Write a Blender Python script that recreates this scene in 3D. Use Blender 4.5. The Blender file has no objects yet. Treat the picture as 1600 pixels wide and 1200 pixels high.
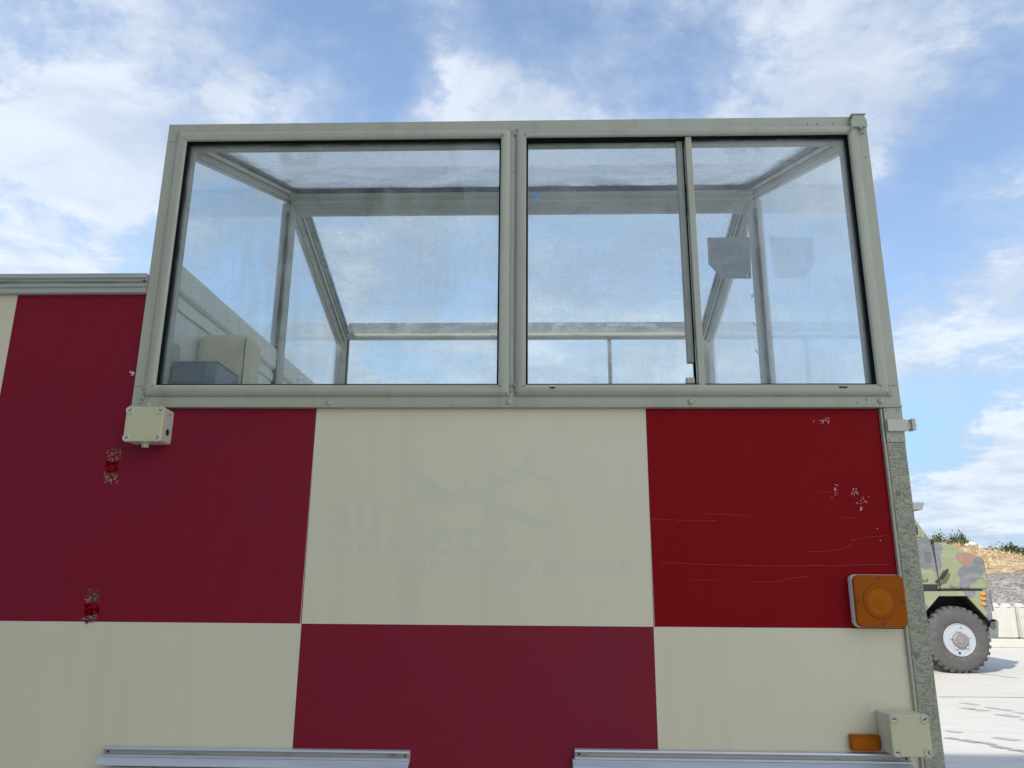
import bpy, bmesh, math, random
from mathutils import Vector, Matrix
from mathutils import noise as mnoise
random.seed(7)
R = math.radians
scene = bpy.context.scene
COL = scene.collection

# ------------------------------------------------------------------ camera
CAM = Vector((0, 0, 1.5))
PITCH, YAW, ROLL, FPX = 0.2531, -0.0319, 0.0071, 1187.7
FW = Vector((math.sin(YAW)*math.cos(PITCH), math.cos(YAW)*math.cos(PITCH), math.sin(PITCH)))
RT0 = Vector((math.cos(YAW), -math.sin(YAW), 0))
UP0 = RT0.cross(FW)
RT = math.cos(ROLL)*RT0 + math.sin(ROLL)*UP0
UP = -math.sin(ROLL)*RT0 + math.cos(ROLL)*UP0
cd = bpy.data.cameras.new('camera')
cam = bpy.data.objects.new('camera', cd)
COL.objects.link(cam)
mw = Matrix((RT, UP, -FW)).transposed().to_4x4()
mw.translation = CAM
cam.matrix_world = mw
cd.sensor_fit = 'HORIZONTAL'
cd.sensor_width = 36
cd.lens = 36*FPX/1600
cd.clip_end = 3000
cd.clip_start = 0.05
scene.camera = cam

def ray(u, w): return FW + RT*((u-800)/FPX) - UP*((w-600)/FPX)
def atY(u, w, Y):
    d = ray(u, w); return CAM + d*(Y/d.y)
def atZ(u, w, Z):
    d = ray(u, w); return CAM + d*((Z-CAM.z)/d.z)

# ------------------------------------------------------------------ object helpers
def tag(o, label=None, cat=None, group=None, kind=None):
    if label: o['label'] = label
    if cat: o['category'] = cat
    if group: o['group'] = group
    if kind: o['kind'] = kind
    return o

def empty(name, loc, label=None, cat=None, group=None):
    o = bpy.data.objects.new(name, None)
    COL.objects.link(o); o.location = loc
    o.empty_display_size = .2
    return tag(o, label, cat, group)

OFF = Vector((0, 0, 0))           # world position of the current thing's base
def build(name, bm, mats, parent=None, smooth=None, bevel=0, label=None, segs=2):
    """link a bmesh (modelled in world coordinates) as one mesh object"""
    me = bpy.data.meshes.new(name)
    if parent is not None:
        bmesh.ops.translate(bm, verts=bm.verts, vec=-OFF)
    bm.normal_update()
    bm.to_mesh(me); bm.free()
    if not isinstance(mats, (list, tuple)): mats = [mats]
    for m in mats: me.materials.append(m)
    o = bpy.data.objects.new(name, me)
    COL.objects.link(o)
    if parent is not None: o.parent = parent
    if smooth is not None:
        for p in me.polygons: p.use_smooth = True
        try: me.set_sharp_from_angle(angle=R(smooth))
        except Exception: pass
    if bevel:
        b = o.modifiers.new('bevel', 'BEVEL'); b.width = bevel; b.segments = segs
        b.limit_method = 'ANGLE'; b.angle_limit = R(35)
    if label: o['label'] = label
    return o

def box(bm, x0, x1, y0, y1, z0, z1, mi=0):
    v = [bm.verts.new((x, y, z)) for z in (z0, z1) for y in (y0, y1) for x in (x0, x1)]
    fs = [(0,2,3,1), (4,5,7,6), (0,1,5,4), (2,6,7,3), (0,4,6,2), (1,3,7,5)]
    for f in fs:
        bm.faces.new([v[i] for i in f]).material_index = mi

def face(bm, pts, mi=0):
    f = bm.faces.new([bm.verts.new(p) for p in pts]); f.material_index = mi; return f

def prism(bm, p0, p1, right, up, prof, mi=0):
    """extrude a closed 2-D profile (along right, up) from p0 to p1"""
    a = [bm.verts.new(Vector(p0)+right*u+up*v) for u, v in prof]
    b = [bm.verts.new(Vector(p1)+right*u+up*v) for u, v in prof]
    n = len(prof)
    fl = [bm.faces.new(a), bm.faces.new(b[::-1])]
    for i in range(n):
        j = (i+1) % n
        fl.append(bm.faces.new((a[i], b[i], b[j], a[j])))
    for f in fl: f.material_index = mi
    return fl

def fix(bm):
    bmesh.ops.recalc_face_normals(bm, faces=bm.faces); return bm

def cyl(bm, c, axis, r, h, n=16, r2=None, mi=0):
    """cylinder whose base is at c and which runs h along axis"""
    axis = Vector(axis).normalized(); c = Vector(c)
    q = axis.to_track_quat('Z', 'Y')
    r2 = r if r2 is None else r2
    a = []; b = []
    for i in range(n):
        t = 2*math.pi*i/n
        d = q @ Vector((math.cos(t), math.sin(t), 0))
        a.append(bm.verts.new(c+d*r)); b.append(bm.verts.new(c+axis*h+d*r2))
    bm.faces.new(a[::-1]).material_index = mi
    bm.faces.new(b).material_index = mi
    for i in range(n):
        j = (i+1) % n
        bm.faces.new((a[i], a[j], b[j], b[i])).material_index = mi

def lathe(bm, c, axis, prof, n=48, mi=0, closed=False):
    """revolve (radius, height) points round axis through c"""
    axis = Vector(axis).normalized(); c = Vector(c)
    q = axis.to_track_quat('Z', 'Y')
    rings = []
    for r, h in prof:
        if r < 1e-6:
            rings.append([bm.verts.new(c+axis*h)])
        else:
            rings.append([bm.verts.new(c+axis*h+q @ Vector((r*math.cos(2*math.pi*i/n), r*math.sin(2*math.pi*i/n), 0))) for i in range(n)])
    for k in range(len(rings)-1):
        A, B = rings[k], rings[k+1]
        for i in range(n):
            j = (i+1) % n
            if len(A) == 1 and len(B) == 1: continue
            if len(A) == 1: f = bm.faces.new((A[0], B[i], B[j]))
            elif len(B) == 1: f = bm.faces.new((A[i], A[j], B[0]))
            else: f = bm.faces.new((A[i], A[j], B[j], B[i]))
            f.material_index = mi

def ring(bm, x0, x1, z0, z1, prof, mi=0):
    """mitred ring round a rectangle in an XZ plane; prof = (offset outward, y)"""
    loops = []
    for o, y in prof:
        loops.append([bm.verts.new(p) for p in ((x0-o, y, z0-o), (x1+o, y, z0-o), (x1+o, y, z1+o), (x0-o, y, z1+o))])
    n = len(prof)
    for k in range(n):
        A, B = loops[k], loops[(k+1) % n]
        for i in range(4):
            j = (i+1) % 4
            bm.faces.new((A[i], A[j], B[j], B[i])).material_index = mi

def rounded_rect(x0, x1, z0, z1, r, n=6):
    pts = []
    for cx, cz, a0 in ((x1-r, z1-r, 0), (x0+r, z1-r, 90), (x0+r, z0+r, 180), (x1-r, z0+r, 270)):
        for i in range(n+1):
            a = R(a0+90*i/n); pts.append((cx+r*math.cos(a), cz+r*math.sin(a)))
    return pts

def slab(bm, pts, y0, y1, mi=0):
    """an XZ outline given a thickness in Y"""
    a = [bm.verts.new((x, y0, z)) for x, z in pts]
    b = [bm.verts.new((x, y1, z)) for x, z in pts]
    n = len(pts)
    fl = [bm.faces.new(a), bm.faces.new(b[::-1])]
    for i in range(n):
        j = (i+1) % n
        fl.append(bm.faces.new((a[i], b[i], b[j], a[j])))
    for f in fl: f.material_index = mi
    return fl

# ------------------------------------------------------------------ material helpers
def new_mat(name):
    m = bpy.data.materials.new(name); m.use_nodes = True
    nt = m.node_tree; nt.nodes.clear()
    out = nt.nodes.new('ShaderNodeOutputMaterial')
    return m, nt, out
def N(nt, kind, **kw):
    n = nt.nodes.new(kind)
    for k, v in kw.items(): setattr(n, k, v)
    return n
def setin(n, **kw):
    for k, v in kw.items(): n.inputs[k.replace('_', ' ')].default_value = v
def math_n(nt, op, a, b=None, clamp=False):
    n = N(nt, 'ShaderNodeMath', operation=op); n.use_clamp = clamp
    for i, x in enumerate((a, b)):
        if x is None: continue
        if isinstance(x, (int, float)): n.inputs[i].default_value = x
        else: nt.links.new(x, n.inputs[i])
    return n.outputs[0]
def mapr(nt, x, a, b, c=0., d=1., smooth=True):
    n = N(nt, 'ShaderNodeMapRange'); n.interpolation_type = 'SMOOTHSTEP' if smooth else 'LINEAR'
    nt.links.new(x, n.inputs['Value'])
    for k, v in (('From Min', a), ('From Max', b), ('To Min', c), ('To Max', d)): n.inputs[k].default_value = v
    return n.outputs['Result']
def mixc(nt, fac, a, b, mode='MIX'):
    n = N(nt, 'ShaderNodeMix', data_type='RGBA', blend_type=mode)
    if isinstance(fac, (int, float)): n.inputs[0].default_value = fac
    else: nt.links.new(fac, n.inputs[0])
    for s, x in ((6, a), (7, b)):
        if isinstance(x, (tuple, list)): n.inputs[s].default_value = (*x[:3], 1)
        else: nt.links.new(x, n.inputs[s])
    return n.outputs[2]
def coords(nt, scale=(1, 1, 1), kind='Object', rot=(0, 0, 0)):
    t = N(nt, 'ShaderNodeTexCoord'); m = N(nt, 'ShaderNodeMapping')
    m.inputs['Scale'].default_value = scale
    m.inputs['Rotation'].default_value = rot
    nt.links.new(t.outputs[kind], m.inputs['Vector'])
    return m.outputs[0]
def noise(nt, vec, scale, detail=4, rough=.55, dist=0., w=None):
    n = N(nt, 'ShaderNodeTexNoise'); setin(n, Scale=scale, Detail=detail, Roughness=rough, Distortion=dist)
    nt.links.new(vec, n.inputs['Vector'])
    return n.outputs['Fac']
def bump(nt, h, strength=.2, dist=.01):
    b = N(nt, 'ShaderNodeBump'); setin(b, Strength=strength, Distance=dist)
    nt.links.new(h, b.inputs['Height']); return b.outputs[0]

def paint(name, col, rough=.5, var=.08, scale=6, metal=0., bstr=.0, bscale=80, dirt=None, dirt_amt=.0, dscale=(9, 9, 2), spec=.5, coat=0):
    """painted or plastic surface: slow colour drift, dirt streaks, uneven gloss, fine bump"""
    m, nt, out = new_mat(name)
    p = N(nt, 'ShaderNodeBsdfPrincipled')
    v = coords(nt)
    n1 = noise(nt, v, scale, 5)
    c = mixc(nt, n1, tuple(x*(1-var) for x in col), tuple(min(1, x*(1+var)) for x in col))
    if dirt_amt:
        n2 = noise(nt, coords(nt, dscale), 1.6, 7, .62, .6)
        c = mixc(nt, mapr(nt, n2, .48, .78, 0, dirt_amt), c, dirt)
    nt.links.new(c, p.inputs['Base Color'])
    nr = noise(nt, v, scale*2.3, 4)
    nt.links.new(mapr(nt, nr, .25, .75, rough*.82, min(1, rough*1.18), False), p.inputs['Roughness'])
    p.inputs['Metallic'].default_value = metal
    p.inputs['Specular IOR Level'].default_value = spec
    if coat:
        p.inputs['Coat Weight'].default_value = coat; p.inputs['Coat Roughness'].default_value = .08
    if bstr:
        nt.links.new(bump(nt, noise(nt, v, bscale, 3), bstr, .004), p.inputs['Normal'])
    nt.links.new(p.outputs[0], out.inputs[0])
    return m

SAGE = (.445, .435, .315)
CREAM = (.725, .642, .43)
M = {}
M['frame'] = paint('sage_frame_paint', SAGE, .42, .06, 4, dirt=(.25, .24, .19), dirt_amt=.45, bstr=.05, bscale=60)
M['rail'] = paint('grey_rail_metal', (.35, .345, .28), .55, .12, 6, spec=.3, dirt=(.13, .115, .075), dirt_amt=.7, dscale=(5, 5, 5), bstr=.05)
M['cornice'] = paint('cornice_paint', (.44, .45, .38), .5, .08, 5, dirt=(.2, .19, .14), dirt_amt=.6, dscale=(3, 9, 30))
M['groove'] = paint('groove_dirt_shade', (.07, .065, .05), .9, .3, 9, spec=.1)  # rail groove shade and dirt put into one colour; also dark bead joints
M['ridge'] = paint('lit_ridge', (.44, .42, .33), .5, .12, 9, dirt=(.2, .18, .13), dirt_amt=.6, dscale=(5, 5, 5))  # light on the rail edges put into the colour so the steps show
M['gasket'] = paint('black_rubber', (.008, .008, .009), .8, .2, 20, spec=.08)
M['cream'] = paint('cream_panel_paint', CREAM, .34, .035, 1.7, dirt=(.50, .45, .30), dirt_amt=.2, dscale=(6, 6, .5), bstr=.02, bscale=14)
M['inner'] = paint('inner_cream', (.62, .61, .52), .5, .05, 3, dirt=(.3, .28, .22), dirt_amt=.3)
M['capm'] = paint('inner_cap', (.58, .58, .50), .45, .06, 4, dirt=(.28, .27, .22), dirt_amt=.4)
M['boxm'] = paint('junction_box_plastic', (.62, .57, .44), .45, .04, 8, dirt=(.35, .32, .22), dirt_amt=.25, bstr=.04)
M['lid'] = paint('junction_lid_plastic', (.60, .555, .315), .42, .03, 8, dirt=(.4, .38, .24), dirt_amt=.2, bstr=.03)
M['screw'] = paint('screw_metal', (.45, .44, .40), .4, .15, 60, metal=.6)
M['rusty0'] = paint('dull_rivet', (.26, .25, .19), .6, .3, 60)
M['dark'] = paint('dark_hole', (.02, .02, .02), .8)
M['alu'] = paint('aluminium', (.62, .62, .60), .38, .06, 6, metal=.35, dirt=(.25, .24, .2), dirt_amt=.3, dscale=(2, 9, 40))
M['flap'] = paint('pale_aluminium_flap', (.60, .62, .65), .32, .05, 5, metal=.2)
M['aluch'] = paint('aluminium_channel', (.42, .40, .34), .5, .15, 7, metal=.3, dirt=(.16, .12, .07), dirt_amt=.9, dscale=(4, 9, 30))
M['ac'] = paint('beige_plastic', (.46, .40, .235), .45, .04, 5)
M['equip'] = paint('blue_grey_steel', (.065, .085, .11), .4, .1, 6, dirt=(.3, .32, .33), dirt_amt=.15)
M['plate'] = paint('dark_grey_plate', (.16, .17, .165), .5, .15, 9, dirt=(.28, .28, .26), dirt_amt=.35)
M['white'] = paint('white_plastic', (.72, .72, .66), .4, .04, 8)
M['scratch'] = paint('scratch_white', (.42, .14, .12), .6, .3, 40)
M['chip'] = paint('chip_white', (.72, .68, .64), .7, .2, 40)
M['residue'] = paint('glue_residue', (.12, .07, .05), .8, .5, 60)
M['residue2'] = paint('glue_residue_pale', (.55, .44, .35), .8, .4, 60)
M['ghost'] = paint('ghost_lettering', (CREAM[0]*.935, CREAM[1]*.975, CREAM[2]*1.03), .33, .035, 1.7)
M['sealant'] = paint('old_sealant', (.34, .34, .29), .7, .25, 40, dirt=(.15, .14, .11), dirt_amt=.6, dscale=(30, 30, 30), bstr=.4, bscale=90)
M['shade_steel'] = paint('shed_steel', (.36, .38, .38), .55, .06, .8, dirt=(.2, .19, .17), dirt_amt=.3, dscale=(.8, .8, .1))

def red_vinyl(name, fresh, faded, amount, rough, spec=.35):
    m, nt, out = new_mat(name)
    p = N(nt, 'ShaderNodeBsdfPrincipled')
    v = coords(nt, (1, 1, 1))
    n1 = noise(nt, v, 1.3, 5, .6, .4); n2 = noise(nt, coords(nt, (14, 14, 3)), 2.2, 6, .6)
    f = math_n(nt, 'ADD', math_n(nt, 'MULTIPLY', n1, .8), math_n(nt, 'MULTIPLY', n2, .25))
    c = mixc(nt, mapr(nt, f, .3, .68, amount-.25, min(1, amount+.2)), fresh, faded)
    nt.links.new(c, p.inputs['Base Color'])
    nt.links.new(mapr(nt, n2, .3, .7, rough*.85, rough*1.2, False), p.inputs['Roughness'])
    nt.links.new(bump(nt, noise(nt, v, 9, 3), .03, .01), p.inputs['Normal'])
    p.inputs['Specular IOR Level'].default_value = spec
    nt.links.new(p.outputs[0], out.inputs[0]); return m
M['red'] = red_vinyl('red_vinyl_faded', (.27, .006, .014), (.212, .010, .027), .7, .42, .2)
M['redfresh'] = red_vinyl('red_vinyl_fresh', (.27, .002, .004), (.225, .002, .0035), .5, .36, .07)
M['redbright'] = red_vinyl('red_vinyl_unfaded', (.36, .002, .004), (.28, .002, .004), .4, .4, .1)

def peel_paint():
    m, nt, out = new_mat('peeling_post_paint')
    p = N(nt, 'ShaderNodeBsdfPrincipled')
    v = coords(nt, (62, 62, 120), rot=(0, R(28), 0))
    w = N(nt, 'ShaderNodeTexNoise'); setin(w, Scale=.9, Detail=6., Roughness=.6, Distortion=1.0); nt.links.new(v, w.inputs['Vector'])
    rid = math_n(nt, 'ABSOLUTE', math_n(nt, 'SUBTRACT', w.outputs['Fac'], .5))
    crack = mapr(nt, rid, .0, .035, 1, 0)
    big = noise(nt, coords(nt, (6, 6, 3)), 1.5, 4)
    crack = math_n(nt, 'MULTIPLY', crack, mapr(nt, big, .3, .55, .35, 1))
    c = mixc(nt, noise(nt, coords(nt), 5, 5), (.35, .335, .215), (.45, .43, .29))
    c = mixc(nt, math_n(nt, 'MULTIPLY', crack, .4), c, (.11, .115, .08))
    nt.links.new(c, p.inputs['Base Color']); p.inputs['Roughness'].default_value = .55
    h = math_n(nt, 'ADD', math_n(nt, 'MULTIPLY', crack, -1), math_n(nt, 'MULTIPLY', w.outputs['Fac'], .8))
    nt.links.new(bump(nt, h, .6, .004), p.inputs['Normal'])
    nt.links.new(p.outputs[0], out.inputs[0]); return m
M['peel'] = peel_paint()

def glass(name, film, film_col, tint, seed, rot, lowclear=False):
    """thin dirty acrylic pane: clear, mirror by Fresnel, plus a wiped, scuffed dirt film"""
    m, nt, out = new_mat(name)
    tr = N(nt, 'ShaderNodeBsdfTransparent'); tr.inputs[0].default_value = (*tint, 1)
    gl = N(nt, 'ShaderNodeBsdfGlossy'); gl.inputs['Roughness'].default_value = .0
    fr = N(nt, 'ShaderNodeFresnel'); geo = N(nt, 'ShaderNodeNewGeometry')
    nt.links.new(mapr(nt, geo.outputs['Backfacing'], 0, 1, 1.45, 1/1.45, False), fr.inputs[0])
    mx = N(nt, 'ShaderNodeMixShader')
    nt.links.new(fr.outputs[0], mx.inputs[0]); nt.links.new(tr.outputs[0], mx.inputs[1]); nt.links.new(gl.outputs[0], mx.inputs[2])
    df = N(nt, 'ShaderNodeBsdfDiffuse'); df.inputs[0].default_value = (*film_col, 1)
    tl = N(nt, 'ShaderNodeBsdfTranslucent'); tl.inputs[0].default_value = (*film_col, 1)
    fm = N(nt, 'ShaderNodeMixShader'); fm.inputs[0].default_value = .85
    nt.links.new(df.outputs[0], fm.inputs[1]); nt.links.new(tl.outputs[0], fm.inputs[2])
    t = N(nt, 'ShaderNodeTexCoord'); mp = N(nt, 'ShaderNodeMapping')
    mp.inputs['Location'].default_value = (seed*3.7, seed*1.9, seed*2.3); mp.inputs['Rotation'].default_value = rot
    nt.links.new(t.outputs['Object'], mp.inputs['Vector']); v = mp.outputs[0]
    big = noise(nt, v, 2.6, 6, .62, 1.2)
    sw = N(nt, 'ShaderNodeMapping'); sw.inputs['Scale'].default_value = (3, 3, 26); nt.links.new(v, sw.inputs[0])
    streak = noise(nt, sw.outputs[0], 2.2, 8, .68, 2.2)
    sw2 = N(nt, 'ShaderNodeMapping'); sw2.inputs['Scale'].default_value = (30, 30, 4); nt.links.new(v, sw2.inputs[0])
    streak2 = noise(nt, sw2.outputs[0], 1.7, 7, .7, 1.4)
    fine = noise(nt, v, 90, 5, .7)
    spk = N(nt, 'ShaderNodeTexVoronoi'); setin(spk, Scale=34.); nt.links.new(v, spk.inputs['Vector'])
    f = math_n(nt, 'MULTIPLY', mapr(nt, big, .3, .75, .3, 1.7), 1)
    f = math_n(nt, 'MULTIPLY', f, mapr(nt, streak, .3, .75, .75, 1.3))
    f = math_n(nt, 'MULTIPLY', f, mapr(nt, streak2, .3, .75, .7, 1.4))
    f = math_n(nt, 'MULTIPLY', f, mapr(nt, fine, .3, .7, .8, 1.2))
    f = math_n(nt, 'MULTIPLY', f, film)
    scr = N(nt, 'ShaderNodeMapping'); scr.inputs['Scale'].default_value = (5, 5, 60); scr.inputs['Rotation'].default_value = (.5, .5, .6); nt.links.new(v, scr.inputs[0])
    s1 = mapr(nt, noise(nt, scr.outputs[0], 3, 3, .6, .8), .70, .78, 0, .22)
    sp = math_n(nt, 'MULTIPLY', mapr(nt, spk.outputs['Distance'], .03, .07, .35, 0), mapr(nt, noise(nt, v, 5, 2), .55, .66))
    f = math_n(nt, 'ADD', math_n(nt, 'ADD', f, s1), sp, True)
    m2 = N(nt, 'ShaderNodeMixShader')
    nt.links.new(f, m2.inputs[0]); nt.links.new(mx.outputs[0], m2.inputs[1]); nt.links.new(fm.outputs[0], m2.inputs[2])
    nt.links.new(m2.outputs[0], out.inputs[0])
    return m
GT = (.965, .985, .985)
M['glass_front'] = glass('dirty_glass_front', .12, (.95, .945, .91), GT, 1, (0, 0, 0))
M['glass_slide'] = glass('dirty_glass_sliding', .115, (.95, .945, .91), GT, 2, (0, .15, 0))
M['glass_roof'] = glass('dirty_glass_roof', .56, (.95, .95, .93), (.96, .965, .96), 3, (.3, 0, 0))
M['glass_back'] = glass('dirty_glass_rear_slope', .24, (.95, .945, .91), GT, 4, (-.3, 0, 0))
M['glass_side'] = glass('dirty_glass_side', .14, (.95, .945, .91), GT, 5, (0, 0, 1.2))
M['glass_rear'] = glass('dirty_glass_rear', .09, (.95, .945, .91), GT, 6, (.4, .9, 0))

def amber(name, ca=(.29, .062, .0002), cb=(.42, .10, .0004)):
    m, nt, out = new_mat(name)
    p = N(nt, 'ShaderNodeBsdfPrincipled')
    v = coords(nt)
    c = mixc(nt, noise(nt, v, 14, 5), ca, cb)
    nt.links.new(c, p.inputs['Base Color'])
    setin(p, Roughness=.45)
    p.inputs['Specular IOR Level'].default_value = .1
    nt.links.new(bump(nt, noise(nt, v, 120, 3), .12, .002), p.inputs['Normal'])
    nt.links.new(p.outputs[0], out.inputs[0]); return m
M['amber'] = amber('amber_lens')
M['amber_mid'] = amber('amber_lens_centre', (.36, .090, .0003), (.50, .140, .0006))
M['amber_dk'] = amber('amber_lens_ring', (.25, .052, .0002), (.36, .085, .0004))

# ------------------------------------------------------------------ world, sun
SUN_AZ, SUN_EL = R(37), R(35)      # light travels towards (+sin, +cos)
w = bpy.data.worlds.new('World'); scene.world = w; w.use_nodes = True
nt = w.node_tree; nt.nodes.clear()
wo = N(nt, 'ShaderNodeOutputWorld'); bg = N(nt, 'ShaderNodeBackground')
sky = N(nt, 'ShaderNodeTexSky', sky_type='NISHITA'); sky.sun_disc = False
sky.sun_elevation = SUN_EL; sky.sun_rotation = math.pi-SUN_AZ
sky.air_density = 1.0; sky.dust_density = .6; sky.ozone_density = 1.5
tc = N(nt, 'ShaderNodeTexCoord')
D = tc.outputs['Generated']
sx = N(nt, 'ShaderNodeSeparateXYZ'); nt.links.new(D, sx.inputs[0])
den = math_n(nt, 'ADD', math_n(nt, 'MAXIMUM', sx.outputs[2], 0.), .13)
cx = N(nt, 'ShaderNodeCombineXYZ')
nt.links.new(math_n(nt, 'DIVIDE', sx.outputs[0], den), cx.inputs[0])
nt.links.new(math_n(nt, 'DIVIDE', sx.outputs[1], den), cx.inputs[1])
P = cx.outputs[0]
# banks and clear patches of this particular sky: (column, row, radius, weight)
BL = [(570, 95, 105, -.34), (655, 150, 45, -.2), (40, 15, 70, -.2), (245, 165, 45, -.26), (150, 378, 55, -.24), (22, 315, 45, -.22),
      (330, 20, 60, -.08), (990, 130, 70, -.20), (960, 10, 90, -.16), (840, 40, 60, -.22), (1460, 330, 70, -.24), (1560, 170, 70, -.14),
      (1490, 240, 50, -.12), (1440, 430, 60, -.18), (1570, 440, 60, -.12), (1500, 690, 60, -.30), (1440, 725, 45, -.28), (1590, 620, 40, -.2),
      (330, 330, 80, -.22), (400, 470, 70, -.26), (660, 480, 60, -.18), (740, 470, 50, -.2), (1240, 420, 110, -.16), (960, 350, 90, -.12),
      (220, 70, 110, .14), (60, 170, 110, .15), (200, 300, 130, .32), (60, 250, 100, .2), (130, 120, 120, .16), (470, 175, 90, .30), (690, 180, 60, .30), (60, 415, 60, .30),
      (860, 150, 110, .24), (1220, 60, 170, .18), (1370, 240, 110, .18), (1590, 350, 60, .24), (1500, 565, 100, .30), (1560, 480, 60, .1), (1590, 690, 35, .30),
      (1470, 775, 60, .34), (1530, 765, 60, .34), (1590, 775, 60, .34), (1545, 826, 50, .36), (1470, 700, 50, -.1), (1460, 855, 40, -.12), (1590, 850, 40, -.10), (590, 475, 45, .26), (900, 575, 170, .2), (490, 560, 70, .26), (1150, 590, 80, .2), (600, 300, 140, .1)]
nz = noise(nt, P, 1.15, 9, .60, .5)
warp = N(nt, 'ShaderNodeTexNoise'); setin(warp, Scale=4.2, Detail=7., Roughness=.62); nt.links.new(D, warp.inputs['Vector'])
wv = N(nt, 'ShaderNodeVectorMath', operation='SUBTRACT'); nt.links.new(warp.outputs['Color'], wv.inputs[0]); wv.inputs[1].default_value = (.5, .5, .5)
ws = N(nt, 'ShaderNodeVectorMath', operation='SCALE'); nt.links.new(wv.outputs[0], ws.inputs[0]); ws.inputs['Scale'].default_value = .26
wd = N(nt, 'ShaderNodeVectorMath', operation='ADD'); nt.links.new(D, wd.inputs[0]); nt.links.new(ws.outputs[0], wd.inputs[1])
wn = N(nt, 'ShaderNodeVectorMath', operation='NORMALIZE'); nt.links.new(wd.outputs[0], wn.inputs[0])
stv = N(nt, 'ShaderNodeMapping'); stv.inputs['Rotation'].default_value = (0, 0, R(35)); stv.inputs['Scale'].default_value = (.8, 2.6, 1); nt.links.new(P, stv.inputs[0])
nst = noise(nt, stv.outputs[0], 1.5, 8, .62, .8)
acc = math_n(nt, 'ADD', math_n(nt, 'MULTIPLY', nz, .75), math_n(nt, 'MULTIPLY', math_n(nt, 'SUBTRACT', nst, .5), .55))
acc = math_n(nt, 'ADD', acc, .16)
nf = noise(nt, P, 5.5, 8, .66, .3)
acc = math_n(nt, 'ADD', acc, math_n(nt, 'MULTIPLY', math_n(nt, 'SUBTRACT', nf, .5), .78))
nf2 = noise(nt, P, 17, 6, .65, .4)
acc = math_n(nt, 'ADD', acc, math_n(nt, 'MULTIPLY', math_n(nt, 'SUBTRACT', nf2, .46), .42))
for u, v_, rad, wt in BL:
    d = ray(u, v_).normalized()
    dn = N(nt, 'ShaderNodeVectorMath', operation='DOT_PRODUCT'); nt.links.new(wn.outputs[0], dn.inputs[0]); dn.inputs[1].default_value = d
    a = rad*1.5/FPX*.9
    acc = math_n(nt, 'ADD', acc, mapr(nt, dn.outputs['Value'], math.cos(a*1.25), 1.0, 0, wt*(.8 if wt > 0 else 1.05)))
cov = mapr(nt, acc, .20, .90, .12, 1)
shade_n = noise(nt, P, 2.6, 7, .6, .4)
ccol = mixc(nt, mapr(nt, acc, .5, .85), (3.9, 4.6, 5.7), (5.9, 6.3, 6.8))
ccol = mixc(nt, mapr(nt, shade_n, .38, .66, 0, .75), ccol, (3.7, 4.3, 5.3))
hs = N(nt, 'ShaderNodeHueSaturation'); setin(hs, Saturation=1.0, Value=1.0); nt.links.new(sky.outputs[0], hs.inputs['Color'])
SKYMUL = N(nt, 'ShaderNodeVectorMath', operation='SCALE'); nt.links.new(hs.outputs[0], SKYMUL.inputs[0]); SKYMUL.inputs['Scale'].default_value = 1.7
low = mapr(nt, sx.outputs[2], .02, .42, .85, 0)
clear = mixc(nt, low, SKYMUL.outputs[0], (1.9, 3.7, 5.9))
col = mixc(nt, math_n(nt, 'MULTIPLY', cov, .86), clear, ccol)
nt.links.new(col, bg.inputs[0]); bg.inputs[1].default_value = .12
nt.links.new(bg.outputs[0], wo.inputs[0])

sl = bpy.data.lights.new('sun', 'SUN'); sl.energy = 4.0; sl.angle = R(.6); sl.color = (1, .95, .87)
so = bpy.data.objects.new('sun', sl); COL.objects.link(so)
sd = Vector((math.sin(SUN_AZ)*math.cos(SUN_EL), math.cos(SUN_AZ)*math.cos(SUN_EL), -math.sin(SUN_EL)))
so.rotation_euler = sd.to_track_quat('-Z', 'Y').to_euler(); so.location = (-8, -10, 20)

# ------------------------------------------------------------------ control cabin
WY = 2.2                       # plane of the front frame
XL, XR = -1.2168, 1.0672
ZB, ZT = 1.9958, 2.9616
GL0, GL1 = -1.1476, -.111
GR0, GR1 = -.029, 1.0017
GB, GTOP = 2.064, 2.8941
CS = .98
C0 = -1.6351
ZC, ZR = 1.3795, 2.3626
YM, YF = 3.3273, 4.4553
ZRID = 3.335                   # top of ridge
OFF = Vector((-.1, 3.3, 0))
cab = empty('control_cabin', OFF, 'red and cream checkered cabin with a glazed lookout on top', 'cabin')

# chequered wall sheet
bm = bmesh.new()
xs = [-4.2]+[C0+k*CS for k in range(-2, 3)]+[1.0118, XL]
xs = sorted(xs)
zs = [0, ZC-CS, ZC, ZB, ZR+.004]
PY = WY+.008
for i in range(len(xs)-1):
    for k in range(len(zs)-1):
        xm = (xs[i]+xs[i+1])/2; zm = (zs[k]+zs[k+1])/2
        if xm > XL and zm > ZB: continue
        c = math.floor((xm-C0)/CS); r = 0 if zm > ZC else (1 if zm > ZC-CS else 2)
        red = (c+r) % 2 == 0
        mi = 0 if not red else (2 if (r == 0 and c == 2) else 1)
        face(bm, [(xs[i], PY, zs[k]), (xs[i+1], PY, zs[k]), (xs[i+1], PY, zs[k+1]), (xs[i], PY, zs[k+1])], mi)
box(bm, -4.2, 1.0118, PY+.002, PY+.006, 0, ZB, 0)
box(bm, -4.2, XL, PY+.002, PY+.006, ZB, ZR, 0)
def ribbon(bm, pts, wd, y, mi):
    """thin flat line on the wall through photo positions"""
    q = [atY(u, v, y) for u, v in pts]
    for a, b in zip(q[:-1], q[1:]):
        t = (b-a).normalized(); n = Vector((-t.z, 0, t.x))*wd*random.uniform(.35, .7)
        face(bm, [a-n, b-n, b+n, a+n], mi)
def wig(p, q, n=10, j=.5):
    return [(p[0]+(q[0]-p[0])*i/n, p[1]+(q[1]-p[1])*i/n+random.uniform(-j, j)) for i in range(n+1)]
SY = PY-.0006
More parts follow.
